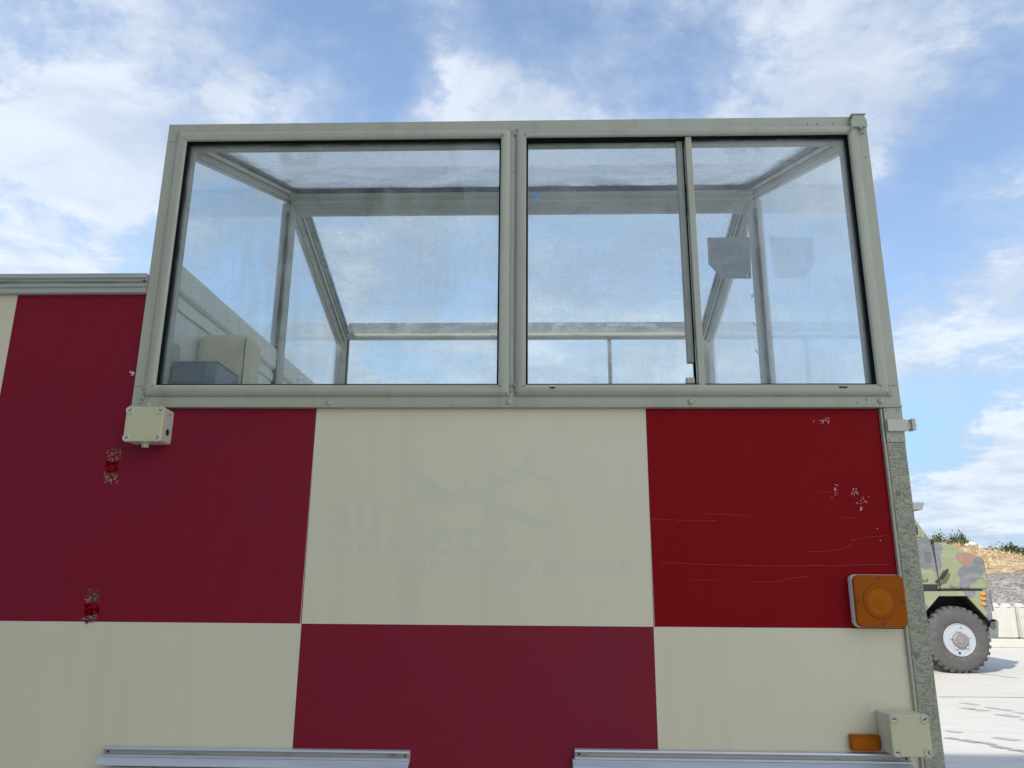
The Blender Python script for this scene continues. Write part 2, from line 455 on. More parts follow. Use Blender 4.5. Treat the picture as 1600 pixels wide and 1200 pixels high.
for pts in (wig((1058, 642), (1137, 643), 8, .3), wig((1017, 811), (1052, 812)), wig((1052, 812), (1066, 814), 3), wig((1066, 814), (1119, 814)),
            wig((1102, 803), (1122, 803)), wig((1122, 803), (1172, 806)), wig((1033, 879), (1065, 880)), wig((1065, 880), (1105, 882)),
            wig((1105, 882), (1176, 884)), wig((1176, 884), (1318, 884), 16), wig((1318, 884), (1345, 882), 5), wig((1345, 882), (1390, 882)),
            wig((1256, 863), (1282, 862)), wig((1282, 862), (1305, 860), 5), wig((1305, 860), (1325, 854), 4, .2), wig((1325, 854), (1331, 851), 2, .1), [(1331, 851), (1333, 843)],
            [(1329, 844), (1338, 843), (1352, 840), (1368, 838), (1392, 837)], wig((1080, 906), (1120, 907)), wig((1173, 910), (1205, 909)),
            wig((1205, 909), (1222, 908), 3, .2), [(1222, 908), (1228, 905), (1246, 902), (1264, 901)], wig((1279, 769), (1300, 769)), wig((1317, 775), (1336, 775)),
            wig((1312, 808), (1336, 809)), wig((1364, 643), (1374, 643))):
    ribbon(bm, pts, .00032, SY, 3)
ribbon(bm, [(495.2, 641), (482, 808), (469, 975), (456.5, 1165)], .0011, SY, 5)
ribbon(bm, [(1008.5, 641), (1015, 808), (1022.5, 978)], .0009, SY, 5)
ribbon(bm, [(1022.5, 980), (1060, 980.3), (1200, 981), (1330, 981.7)], .0009, SY, 5)
ribbon(bm, [(0, 970.6), (200, 972.8), (468, 975.8)], .0007, SY, 5)
def chip(u, v, s, mi, y=SY):
    c = atY(u, v, y); k = random.choice((4, 5)); a0 = random.random()*6
    face(bm, [c+Vector((math.cos(-a0-i*6.283/k)*s*random.uniform(.5, 1.3), 0, math.sin(-a0-i*6.283/k)*s*random.uniform(.4, 1.0))) for i in range(k)][::-1], mi)
for (u, v, su, sv, n) in ((1288, 657, 5, 5, 16), (1272, 658, 2, 1, 2), (1305, 768, 3, 7, 15), (1306, 756, 2, 4, 5), (1336, 769, 6, 5, 14), (1350, 780, 5, 5, 9),
                          (1346, 794, 4, 3, 7), (1341, 785, 3, 3, 3), (1371, 827, 1, 1, 1), (1376, 844, 1, 1, 1), (1382, 711, 1, 3, 3)):
    for _ in range(n):
        chip(random.gauss(u, su*.7), random.gauss(v, sv*.7), random.uniform(.0009, .0025), 4)
for _ in range(7): chip(random.gauss(206, 3), random.gauss(584, 2), random.uniform(.002, .005), 4)
for (u, v) in ((946, 948), (889, 959), (974, 798), (952, 845), (920, 965), (814, 942), (779, 920)): chip(u, v, .002 if u == 946 else .0011, 6)
M['spot'] = paint('dirt_spot', (.30, .29, .22), .7, .3, 40)
for k in range(46):
    t_ = k/45; chip(1344+14*t_+random.gauss(0, 2.2), 990+158*t_+random.uniform(-3, 3), random.uniform(.0005, .0014), 9)
for k in range(26): chip(862+random.gauss(0, 1.5), random.uniform(645, 965), random.uniform(.0004, .001), 9)
for k in range(30): chip(random.uniform(500, 1000), random.uniform(660, 960), random.uniform(.0004, .0009), 9)
for k in range(24): chip(random.uniform(10, 440), random.uniform(985, 1150), random.uniform(.0004, .001), 9)
# two torn-off tape strips: unfaded red with glue left at their ends
def quadpx(pts, mi, y): face(bm, [atY(u, v, y) for u, v in pts][::-1], mi)
for (u, v, su, sv, n) in ((178, 710, 8, 7, 30), (175, 729, 10, 9, 120), (173, 746, 7, 6, 24), (146, 928, 8, 9, 40), (143, 953, 11, 9, 120), (141, 968, 8, 4, 20)):
    for _ in range(n): chip(u+random.uniform(-su, su), v+random.uniform(-sv, sv), random.uniform(.002, .0055), 8, SY-.0002)
for (u, v, su, sv, n) in ((186, 704, 5, 4, 16), (172, 742, 6, 2, 9), (147, 934, 7, 5, 22), (147, 968, 5, 3, 16), (134, 972, 3, 2, 6)):
    for _ in range(n): chip(random.gauss(u, su*.6), random.gauss(v, sv*.6), random.uniform(.0012, .0035), 6, SY-.0004)
for (u, v, su, sv, n, mi) in ((179, 707, 8, 7, 46, 6), (179, 711, 9, 9, 26, 7), (173, 745, 7, 6, 26, 6), (173, 746, 9, 7, 30, 7), (145, 927, 8, 7, 60, 6), (146, 934, 8, 6, 40, 6), (143, 931, 9, 10, 14, 7),
                              (141, 968, 8, 4, 34, 6), (140, 967, 9, 6, 14, 7)):
    for _ in range(n):
        u2, v2 = u+random.uniform(-su, su)*1.25, v+random.uniform(-sv, sv)*1.1
        c = atY(u2, v2, SY-.0005); a = random.gauss(1.45 if v < 800 else .3, .8); L = random.uniform(.0012, .006); W_ = random.uniform(.0003, .0009)
        t = Vector((math.cos(a), 0, math.sin(a)))*L; n_ = Vector((-math.sin(a), 0, math.cos(a)))*W_
        face(bm, [c-t-n_, c+t-n_, c+t+n_*.4, c-t+n_*.6], mi)
bm.normal_update()
for f in bm.faces:
    if f.normal.y > .5 and f.material_index >= 3: f.normal_flip()
wall = build('wall_panel', bm, [M['cream'], M['red'], M['redfresh'], M['scratch'], M['chip'], M['white'], M['residue'], M['residue2'], M['redbright'], M['spot']], cab)

# ghost of removed lettering and aeroplane sign on the cream panel
def text_bm(txt, p0, p1, height, shear=0., bold=0., SY=SY):
    """letters spanning photo point p0 (baseline start) to p1 (baseline end)"""
    cu = bpy.data.curves.new('t', 'FONT'); cu.body = txt; cu.shear = shear; cu.offset = bold; cu.size = 1; cu.space_character = 1.1
    ob = bpy.data.objects.new('t', cu); COL.objects.link(ob)
    bpy.context.view_layer.update()
    dg = bpy.context.evaluated_depsgraph_get()
    me = bpy.data.meshes.new_from_object(ob.evaluated_get(dg))
    bpy.data.objects.remove(ob)
    x0 = min(v.co.x for v in me.vertices); x1 = max(v.co.x for v in me.vertices)
    hx = .73
    a, b = atY(*p0, SY), atY(*p1, SY)
    bm = bmesh.new(); bm.from_mesh(me)
    for v in bm.verts:
        t = (v.co.x-x0)/(x1-x0); h = v.co.y/hx*height
        v.co = a.lerp(b, t)+Vector((0, 0, h))
    bm.normal_update()
    for f in bm.faces:
        if f.normal.y > 0: f.normal_flip()
    return bm
tb = text_bm('air', (512, 824), (610, 826), .112, 0, .012, PY-.00013)
for t_ in (text_bm('cadets', (509, 863), (793, 866), .105, 0, .012, PY-.00018), text_bm('the next generation', (632, 895), (984, 896), .056, .28, .002, PY-.00023)):
    me = bpy.data.meshes.new('t'); t_.to_mesh(me); t_.free(); tb.from_mesh(me)
build('faded_lettering', tb, M['ghost'], wall)
bm = bmesh.new()
GPY = [PY-.00028]
def gpoly(pts):
    GPY[0] -= .00004; face(bm, [atY(480+x*.3375, 660+y*.3375, GPY[0]) for x, y in pts][::-1])
gpoly([(500, 262), (560, 290), (700, 335), (805, 325), (850, 265), (880, 248), (945, 240), (985, 215), (1040, 110), (1058, 108), (1060, 245), (990, 268), (880, 310), (858, 350), (830, 372), (640, 385), (500, 365)])
gpoly([(860, 365), (900, 372), (1110, 458), (1180, 482), (1130, 502), (1080, 492), (870, 425), (825, 465), (812, 450), (825, 378)])
gpoly([(885, 192), (960, 208), (978, 220), (955, 226), (885, 202)])
gpoly([(1064, 246), (1090, 246), (1138, 268), (1130, 278), (1070, 264)])
gpoly([(410, 185), (440, 185), (520, 215), (640, 310), (700, 330), (560, 285)])
gpoly([(722, 262), (740, 258), (748, 300), (800, 320), (730, 330)])
bm.normal_update()
for f in bm.faces:
    if f.normal.y > 0: f.normal_flip()
bmesh.ops.triangulate(bm, faces=bm.faces)
build('aircraft_emblem', bm, M['ghost'], wall)

# body behind the sheet
bm = bmesh.new()
box(bm, -4.2, XL, PY+.007, YF, 0, 2.40)
box(bm, XL+.001, XR-.01, PY+.007, YF-.001, 0, 1.985)
build('body', bm, M['cream'], cab)
# roof edge trim over the left half
bm = bmesh.new()
prof = [(.02, 0), (-.004, 0), (-.008, .003), (-.008, .012), (-.003, .016), (-.003, .020), (-.009, .0225), (-.009, .030), (-.003, .033), (-.003, .037), (-.011, .039), (-.011, .046), (-.018, .048), (-.018, .062), (.06, .066), (.06, .05), (.02, .05)]
prism(bm, (-4.2, WY, ZR), (XL-.001, WY, ZR), Vector((0, 1, 0)), Vector((0, 0, 1)), prof); fix(bm)
trim = build('roof_trim', bm, M['cornice'], cab)
bm = bmesh.new(); cyl(bm, atY(226, 439, WY-.017), (0, -1, 0), .0035, .003, 8); build('trim_hole', bm, M['dark'], trim)
bm = bmesh.new(); box(bm, -4.2, XL-.002, WY+.06, YF+.02, 2.40, 2.424); build('roof', bm, M['cornice'], cab, bevel=.004)

# front window frame
fy0, fy1 = WY-.004, WY+.052
bm = bmesh.new()
OB = .036
box(bm, XL, XR, fy0, fy1, GTOP+.002, ZT)
box(bm, XL, XR, fy0, fy1, ZB+.006, GB-.002)
box(bm, XL, GL0-.002, fy0, fy1, GB-.002, GTOP+.002)
box(bm, GR1+.002, XR, fy0, fy1, GB-.002, GTOP+.002)
box(bm, GL1+.002, GR0-.002, fy0+.003, fy1, GB-.002, GTOP+.002)
box(bm, XL, XR, WY-.012, WY+.006, ZB, ZB+.006)       # drip lip
fr = build('window_frame', bm, M['frame'], cab, bevel=.0025)
bprof = [(0., WY+.022), (0., WY-.012), (.003, WY-.016), (.010, WY-.0185), (.020, WY-.018), (.029, WY-.013), (.034, WY-.008), (.0345, WY-.0035), (.03, WY+.03)]
for nm, x0, x1 in (('glazing_bead', GL0, GL1), ('glazing_bead', GR0, GR1)):
    bm = bmesh.new(); ring(bm, x0, x1, GB, GTOP, bprof); fix(bm)
    build(nm, bm, M['frame'], fr, smooth=40)
    bm = bmesh.new(); ring(bm, x0, x1, GB, GTOP, [(0, WY-.006), (0, WY+.02), (-.005, WY+.02), (-.005, WY-.004)]); fix(bm)
    build('gasket', bm, M['gasket'], fr)
    bm = bmesh.new(); ring(bm, x0, x1, GB, GTOP, [(.01, WY+.032), (.01, WY+.056), (-.006, WY+.056), (-.006, WY+.032)]); fix(bm)
    build('inner_bead', bm, M['rail'], fr, bevel=.003)
def bolts(par, pts, r=.0085, y=WY-.004, mat=None, name='bolt', h=.006):
    for u, v in pts:
        bm = bmesh.new(); c = atY(u, v, y)
        lathe(bm, c, (0, -1, 0), [(r, 0), (r, h*.3), (r*.75, h*.75), (r*.35, h), (0, h)], 14)
        build(name, bm, mat or M['frame'], par, smooth=50)
bolts(fr, ((515, 630), (795, 628), (1079, 628), (1375.5, 627), (232, 633)))
for x0, x1 in ((GL0, GL1), (GR0, GR1)):
    for x, sx_ in ((x0, -1), (x1, 1)):
        for z, sz in ((GB, -1), (GTOP, 1)):
            bm = bmesh.new(); d = Vector((sx_, 0, sz))*.0345; n_ = Vector((sz, 0, -sx_))*.0007; p = Vector((x, WY-.0191, z))
            q = [p+d*.04-n_, p+d*.04+n_, p+d*.8+n_+Vector((0, .004, 0)), p+d*.8-n_+Vector((0, .004, 0))]
            f = face(bm, q); bm.normal_update()
            if f.normal.y > 0: f.normal_flip()
            build('mitre_joint', bm, M['groove'], fr)
# sealant blobs at corners
def blob(u, v, s, y):
    c = atY(u, v, y)
    bmesh.ops.create_icosphere(bm, subdivisions=2, radius=s, matrix=Matrix.Translation(c) @ Matrix.Diagonal((1, .35, 1, 1)))
for u, v, s in ((279, 213, .006), (281, 219, .004), (797, 209, .006), (806, 209, .006), (795, 217, .005), (809, 216, .006), (800, 205, .004), (226, 605, .007), (222, 622, .006), (220, 628, .004),
                (797, 601, .006), (803, 601, .006), (798, 611, .004), (1386, 602, .008), (1390, 611, .005), (1392, 617, .004), (1336, 208, .005), (812, 222, .004), (793, 604, .004)):
    bm = bmesh.new(); blob(u, v, s, WY-.010)
    for v in bm.verts: v.co += Vector((mnoise.noise(v.co*160), mnoise.noise(v.co*170+Vector((5, 0, 0))), mnoise.noise(v.co*150+Vector((0, 9, 0)))))*.0022
    build('sealant', bm, M['sealant'], fr, smooth=60)
# small drain slots and drill holes
for u0, u1, v in ((859, 867, 606), (1311, 1324, 605.5)):
    bm = bmesh.new(); a = atY(u0, v-1.5, WY-.018); b = atY(u1, v+1, WY-.018); box(bm, a.x, b.x, WY-.0192, WY-.0180, b.z, a.z); build('drain_slot', bm, M['dark'], fr)
for u, v in ((1262, 194), (1277, 194), (1301, 193), (1338, 246), (1352.5, 246), (1334, 209), (1348, 209), (1354, 625), (1339, 629)):
    bm = bmesh.new(); cyl(bm, atY(u, v, fy0), (0, -1, 0), .0022, .0008, 8); build('drill_hole', bm, M['dark'], fr)
# mullion centre groove
bm = bmesh.new(); box(bm, -.0762, -.0638, WY-.0035, WY-.001, GB-.02, GTOP+.012); build('mullion_groove', bm, M['cornice'], fr)
# bracket at the top right corner
bm = bmesh.new()
a = atY(1326, 205, WY); b = atY(1349, 193, WY)
box(bm, a.x, b.x, WY-.026, WY-.014, a.z, b.z)
a2 = atY(1328, 192, WY); b2 = atY(1345, 179.5, WY)
b2.z -= .014
box(bm, a2.x, b2.x, WY-.022, WY-.006, a2.z-.014, b2.z)
box(bm, a2.x-.004, b2.x+.004, WY-.026, WY+.01, b2.z, b2.z+.003)
br = build('corner_bracket', bm, M['frame'], fr, bevel=.0015)
bolts(fr, ((1330, 199.5), (1344.5, 199.5)), .004, WY-.026, M['screw'], 'bracket_screw', .003)
# sliding sash
bm = bmesh.new()
box(bm, .484, .5035, WY-.006, WY+.02, GB, GTOP)
db = build('sash_divider', bm, M['frame'], fr, bevel=.002)
bm = bmesh.new()
box(bm, .4585, .478, WY+.014, WY+.034, 2.140, GTOP); box(bm, .4775, .4842, WY+.0195, WY+.036, GB, GTOP, 1)
build('sash_grip', bm, [M['rail'], M['gasket']], fr, bevel=.002)
bm = bmesh.new(); a = atY(1072, 601, WY); b = atY(1085, 590, WY); box(bm, a.x, b.x, WY-.006, WY+.01, a.z+.002, b.z)
build('sash_latch', bm, M['frame'], fr, bevel=.004)
# front panes
def pane(name, bm, mat): return build(name, bm, mat, cab)
bm = bmesh.new(); box(bm, GL0-.004, GL1+.004, WY+.006, WY+.011, GB-.004, GTOP+.004); pane('front_pane', bm, M['glass_front'])
bm = bmesh.new(); box(bm, GR0-.004, .474, WY+.022, WY+.027, GB-.004, GTOP+.004); pane('front_pane', bm, M['glass_slide'])
bm = bmesh.new(); box(bm, .49, GR1+.004, WY+.006, WY+.011, GB-.004, GTOP+.004); pane('front_pane', bm, M['glass_front'])
# a torn blue sticker on the sliding pane
bm = bmesh.new(); face(bm, [atY(u, v, WY+.0212) for u, v in ((834, 303), (845, 305), (838, 315), (836, 311))][::-1])
build('torn_sticker', bm, paint('sticker_blue', (.12, .35, .62), .5, .4, 90), cab)

# posts, rails, ridge
PW = .052
XLi, XRi = XL+PW, XR-PW-.009
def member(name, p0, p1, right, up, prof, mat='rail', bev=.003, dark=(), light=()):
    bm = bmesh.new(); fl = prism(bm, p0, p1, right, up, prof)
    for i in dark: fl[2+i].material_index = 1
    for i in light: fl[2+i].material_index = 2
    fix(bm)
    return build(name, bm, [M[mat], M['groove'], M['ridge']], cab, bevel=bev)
# stepped rail section: u across (0 outer .. .05 inner), v depth (0 outside .. negative inside)
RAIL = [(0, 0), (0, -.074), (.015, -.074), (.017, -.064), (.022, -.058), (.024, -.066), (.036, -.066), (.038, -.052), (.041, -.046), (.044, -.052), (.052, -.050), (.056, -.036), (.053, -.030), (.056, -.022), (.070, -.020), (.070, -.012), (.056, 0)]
X_ = Vector((1, 0, 0))
FE = Vector((0, WY+.02, ZT-.005)); RE = Vector((0, YF-.02, ZT-.005)); RG = Vector((0, YM, ZRID+.02))
nf_ = Vector((0, -(RG.z-FE.z), RG.y-FE.y)).normalized(); nr_ = Vector((0, (RG.z-RE.z), RE.y-RG.y)).normalized()
for sx_, x in ((1, XL), (-1, XR)):
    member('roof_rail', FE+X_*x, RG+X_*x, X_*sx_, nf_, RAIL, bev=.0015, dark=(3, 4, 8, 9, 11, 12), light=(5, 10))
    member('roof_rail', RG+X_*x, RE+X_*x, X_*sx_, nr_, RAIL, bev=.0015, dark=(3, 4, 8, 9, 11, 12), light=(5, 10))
    member('side_post', Vector((x, YM-.038, 1.985)), Vector((x, YM-.038, 3.25)), X_*sx_, Vector((0, 1, 0)), [(0, .076), (0, 0), (.012, -.004), (.03, -.004), (.034, .004), (.046, .004), (.052, .014), (.052, .06), (.046, .076)])
    member('corner_upright', Vector((x, YF-.055, 1.985)), Vector((x, YF-.055, ZT-.02)), X_*sx_, Vector((0, 1, 0)), [(0, .055), (0, 0), (.016, -.003), (.036, -.003), (.040, .006), (.056, .006), (.060, .02), (.060, .055)])
member('ridge_beam', Vector((XL+.05, YM, ZRID)), Vector((XR-.05, YM, ZRID)), Vector((0, 1, 0)), Vector((0, 0, 1)),
       [(-.09, -.052), (-.087, -.072), (-.055, -.074), (-.052, -.088), (-.046, -.090), (-.042, -.084), (-.02, -.096), (.0, -.098), (.02, -.118), (.05, -.112), (.06, -.085), (.09, -.06), (.0, .02)], bev=.0015, dark=(), light=(3,))
member('eave_beam', Vector((XL+.06, YF-.055, ZT)), Vector((XR-.06, YF-.055, ZT)), Vector((0, 1, 0)), Vector((0, 0, 1)),
       [(-.01, .055), (-.022, .035), (-.006, .03), (-.01, .008), (-.002, -.004), (-.006, -.026), (.04, -.035), (.055, -.02), (.055, .03)])
member('front_roof_lip', Vector((XL+.055, WY+.053, ZT-.062)), Vector((XR-.055, WY+.053, ZT-.062)), Vector((0, 1, 0)), Vector((0, 0, 1)), [(0, 0), (.022, .006), (.026, .03), (.03, .06), (0, .055)])
member('rear_sill', Vector((XL+.01, YF-.06, 1.985)), Vector((XR-.01, YF-.06, 1.985)), Vector((0, 1, 0)), Vector((0, 0, 1)), [(0, 0), (.06, 0), (.06, .07), (0, .06)])
xd = atY(953, 560, YF-.03).x
member('rear_divider', Vector((xd-.011, YF-.03, 2.05)), Vector((xd-.011, YF-.03, ZT-.02)), X_, Vector((0, 1, 0)), [(0, 0), (.022, 0), (.022, .02), (0, .02)], bev=.002)
# dark sealing strips along the sloping panes
def strip(p0, p1, r, u, w_, h_):
    prism(bm, p0, p1, r, u, [(0, 0), (w_, 0), (w_, h_), (0, h_)])
bm = bmesh.new()
for sx_, x in ((1, XL+.0705), (-1, XR-.0705)):
    for (a, b, n_) in ((FE, RG, nf_), (RG, RE, nr_)):
        strip(a+X_*x+(b-a).normalized()*.05, b+X_*x-(b-a).normalized()*.05, X_*sx_, n_, .009, -.022)
for dy in (-.098, .0905): strip(Vector((XL+.08, YM+dy, ZRID-.062)), Vector((XR-.08, YM+dy, ZRID-.062)), Vector((0, 1, 0)), Vector((0, 0, 1)), .0075, .03)
strip(Vector((XL+.08, YF-.085, ZT+.02)), Vector((XR-.08, YF-.085, ZT+.02)), Vector((0, 1, 0)), Vector((0, 0, 1)), .012, .035)
for x in (XL+.0605, XR-.0705): strip(Vector((x, YF-.03, 2.05)), Vector((x, YF-.03, ZT-.03)), X_, Vector((0, 1, 0)), .01, .02)
for x in (XL+.03, XR-.042):
    for y in (YM-.052, YM+.040): strip(Vector((x, y, 2.05)), Vector((x, y, 3.2)), X_, Vector((0, 1, 0)), .012, .012)
fix(bm); build('sealing_strip', bm, M['gasket'], cab)
# panes of roof, sides, rear
def slope_pane(name, a, b, n_, mat, t0, t1):
    d = (b-a); p = a+d*t0; q = a+d*t1
    bm = bmesh.new(); prism(bm, p+X_*(XL+.055)-n_*.024, q+X_*(XL+.055)-n_*.024, X_, n_, [(0, 0), (XR-XL-.11, 0), (XR-XL-.11, .005), (0, .005)]); fix(bm); return pane(name, bm, mat)
slope_pane('roof_pane', FE, RG, nf_, M['glass_roof'], .01, .955)
slope_pane('roof_pane', RG, RE, nr_, M['glass_back'], .045, .985)
for x in (XL+.022, XR-.028):
    for (y0, y1, za, zb_) in ((WY+.055, YM-.03, ZT-.05, ZRID-.06), (YM+.03, YF-.05, ZRID-.06, ZT-.05)):
        bm = bmesh.new()
        zl = 2.49 if x < 0 else 2.02
        a = [bm.verts.new((x, y, z)) for y, z in ((y0, zl), (y1, zl), (y1, zb_), (y0, za))]
        b = [bm.verts.new((x+.005, y, z)) for y, z in ((y0, zl), (y1, zl), (y1, zb_), (y0, za))]
        bm.faces.new(a); bm.faces.new(b[::-1])
        for i in range(4): bm.faces.new((a[i], b[i], b[(i+1) % 4], a[(i+1) % 4]))
        fix(bm); pane('side_pane', bm, M['glass_side'])
for x0, x1 in ((XL+.06, xd-.011), (xd+.011, XR-.06)):
    bm = bmesh.new(); box(bm, x0, x1, YF-.026, YF-.021, 2.05, ZT-.02); pane('rear_pane', bm, M['glass_rear'])

# inside: end wall of the body, cap, heater, plate
bm = bmesh.new(); box(bm, XL, -1.19, WY+.06, YF-.062, 1.985, 2.46)
iw = build('inner_wall', bm, M['inner'], cab)
bm = bmesh.new()
prism(bm, (0, WY+.055, 0), (0, YF-.057, 0), X_, Vector((0, 0, 1)), [(XL-.002, 2.49), (XL-.002, 2.512), (-1.178, 2.512), (-1.175, 2.50), (-1.175, 2.425), (-1.183, 2.415), (-1.1895, 2.415), (-1.1895, 2.49)])
prism(bm, (0, WY+.062, 0), (0, YF-.063, 0), X_, Vector((0, 0, 1)), [(-1.1899, 2.36), (-1.182, 2.362), (-1.182, 2.396), (-1.1899, 2.40)])
fix(bm); build('wall_cap', bm, M['capm'], cab, bevel=.002)
for y, z in ((2.275, 2.44), (2.275, 2.382), (2.47, 2.20), (3.0, 2.45), (3.6, 2.45)):
    bm = bmesh.new(); cyl(bm, (-1.178 if z > 2.3 else -1.189, y, z), (1, 0, 0), .007, .006, 10); build('wall_screw', bm, M['screw'], iw)
bm = bmesh.new(); box(bm, -1.1895, -1.186, 2.34, 2.40, 2.16, 2.25); build('wall_switch', bm, M['rail'], iw, bevel=.003)
bm = bmesh.new(); box(bm, -1.189, -.995, 2.50, 2.64, 2.05, 2.335)
ac = build('wall_heater', bm, M['ac'], cab, bevel=.035, segs=5)
bm = bmesh.new(); box(bm, -1.012, -1.0105, 2.4985, 2.645, 2.09, 2.31); build('cover_seam', bm, M['dark'], ac)
bm = bmesh.new()
py = YM-.05
pts = [(1105, 371), (1172, 370), (1174, 435), (1128, 435), (1107, 412)]
slab(bm, [(atY(u, v, py).x, atY(u, v, py).z) for u, v in pts][::-1], py, py+.004); fix(bm)
pl = build('mounting_plate', bm, M['plate'], cab, bevel=.001)
for u, v in ((1113, 380), (1113, 390), (1132, 387), (1133, 415), (1159, 400)):
    bm = bmesh.new(); cyl(bm, atY(u, v, py-.0006), (0, -1, 0), .0035, .0006, 8); build('plate_hole', bm, M['dark'], pl)
bm = bmesh.new(); cyl(bm, atY(1167.5, 431.5, py-.002), (0, -1, 0), .004, .003, 10); build('plate_rivet', bm, M['white'], pl)
# crumpled cable ties on the right post
for u, v in ((1176, 462), (1178, 506), (1182, 549)):
    c = atY(u, v, YM-.048); bm = bmesh.new()
    for k in range(3):
        d = Vector((random.uniform(-.009, .009), random.uniform(-.004, .004), random.uniform(-.012, .012)))
        cyl(bm, c-d, d, .0018, d.length*2, 6)
    build('cable_tie', bm, M['rail'], cab)

# corner post at the right
bm = bmesh.new()
box(bm, 1.0128, 1.0672, WY-.002, WY+.07, 0, ZB-.001); box(bm, 1.0045, 1.0122, WY-.003, WY+.02, 0, ZB-.001, 1)
post = build('corner_post', bm, [M['peel'], M['frame']], cab, bevel=.003)
for u, v in ((1403.5, 770), (1418.5, 893), (1433, 1023)):
    bm = bmesh.new(); c = atY(u, v, WY-.002); lathe(bm, c, (0, -1, 0), [(.0075, 0), (.0075, .0015), (.0055, .003), (.003, .003), (.003, .0012), (0, .0012)], 16)
    build('rivet', bm, M['rusty0'], post, smooth=40)
bm = bmesh.new()
a = atY(1379, 691, WY); b = atY(1410, 637.5, WY)
box(bm, 1.0132, 1.066, WY-.006, WY-.0025, a.z, b.z)
jp = build('joint_plate', bm, M['frame'], post, bevel=.001)
bolts(post, ((1385, 640.5), (1402, 640.5), (1390.5, 686.5), (1408, 686)), .004, WY-.006, M['screw'], 'plate_screw', .002)
bm = bmesh.new()
a = atY(1384, 675, WY); b = atY(1412, 657, WY); c = atY(1425, 657, WY)
box(bm, a.x, b.x, WY-.018, WY-.0065, a.z, b.z)
box(bm, b.x+.0005, c.x-.0105, WY-.012, WY+.004, a.z+.006, b.z-.006)
box(bm, c.x-.010, c.x, WY-.02, WY+.008, a.z+.003, b.z+.002)
cyl(bm, (c.x, WY-.008, (a.z+b.z)/2), (1, 0, 0), .0015, .009, 8)
lt = build('door_catch', bm, M['boxm'], post, bevel=.001)

# junction boxes
def jbox(x0, x1, z0, z1, depth, y=WY+.007, lab=None):
    bm = bmesh.new(); slab(bm, rounded_rect(x0, x1, z0, z1, .006), y-depth+.018, y); fix(bm)
    o = build('junction_box', bm, M['boxm'], cab, bevel=.002, label=lab)
    bm = bmesh.new(); slab(bm, rounded_rect(x0-.0015, x1+.0015, z0-.0015, z1+.0015, .007), y-depth, y-depth+.0172); fix(bm)
    e = .0095
    build('lid', bm, M['lid'], o, bevel=.003)
    for sx_ in (0, 1):
        for sz in (0, 1):
            cx_, cz_ = (x0+e if sx_ == 0 else x1-e), (z0+e if sz == 0 else z1-e)
            bm = bmesh.new()
            lathe(bm, (cx_, y-depth, cz_), (0, -1, 0), [(.0115, -.002), (.0115, .002), (.0094, .003), (.0088, .0008), (0, .0008)], 20)
            a = random.uniform(0, 3); t = Vector((math.cos(a), 0, math.sin(a)))*.005; n_ = Vector((-math.sin(a), 0, math.cos(a)))*.0014
            c = Vector((cx_, y-depth-.0012, cz_))
            f = face(bm, [c-t-n_, c+t-n_, c+t+n_, c-t+n_], 1)
            build('lid_screw', bm, [M['boxm'], M['dark']], o, smooth=30)
    return o
dep1 = .066; yb = WY+.007-dep1
a = atY(199, 636, yb); b = atY(250, 689, yb)
jb = jbox(a.x, b.x, b.z, a.z, dep1)
bm = bmesh.new(); cyl(bm, ((a.x+b.x)/2-.002, WY-.03, b.z-.014), (0, 0, 1), .010, .016, 16); build('cable_gland', bm, M['boxm'], jb, smooth=40)
bm = bmesh.new(); cyl(bm, (b.x-.0005, WY-.022, b.z+.032), (1, 0, 0), .010, .0012, 16); build('cable_hole', bm, M['dark'], jb); bm = bmesh.new(); cyl(bm, (b.x-.0005, WY-.022, b.z+.085), (1, 0, 0), .003, .0012, 10); build('cable_hole', bm, M['dark'], jb)
dep2 = .085; yb = WY+.007-dep2
a = atY(1390, 1117, yb); b = atY(1458, 1183, yb)
jbox(a.x, b.x, b.z, a.z, dep2)

# amber lamp
ya = WY+.006
yl = ya-.034
a = atY(1332, 898, yl); b = atY(1421, 981, yl)
bm = bmesh.new(); slab(bm, rounded_rect(a.x-.002, b.x+.001, b.z-.001, a.z+.001, .016, 8), ya-.022, ya); fix(bm)
lb = build('lamp_housing', bm, M['white'], cab, bevel=.002)
bm = bmesh.new(); slab(bm, rounded_rect(a.x, b.x, b.z, a.z, .016, 8), yl, ya-.0225); fix(bm)
cx_, cz_ = (a.x+b.x)/2, (a.z+b.z)/2
lens = build('lamp_lens', bm, M['amber'], lb, bevel=.004)
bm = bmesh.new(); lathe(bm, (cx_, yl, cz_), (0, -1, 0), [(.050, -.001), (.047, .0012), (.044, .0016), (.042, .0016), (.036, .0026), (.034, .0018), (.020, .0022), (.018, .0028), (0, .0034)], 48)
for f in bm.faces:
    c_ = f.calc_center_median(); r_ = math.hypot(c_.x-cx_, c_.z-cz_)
    f.material_index = 1 if r_ < .033 else (2 if r_ > .043 or r_ < .037 else 0)  # glow of the bowl behind the lens put into colour: pale centre, darker rings
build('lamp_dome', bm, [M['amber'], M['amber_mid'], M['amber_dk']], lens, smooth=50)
hh = (b.x-a.x)/2-.008
M['rusty'] = paint('rusty_screw', (.10, .03, .01), .6, .3, 60)
for dx, dz in ((0, hh), (0, -hh), (hh, 0), (-hh, 0)):
    bm = bmesh.new(); cyl(bm, (cx_+dx, yl+.0005, cz_+dz), (0, -1, 0), .004, .001, 10)
    build('lens_screw', bm, M['rusty'], lens)
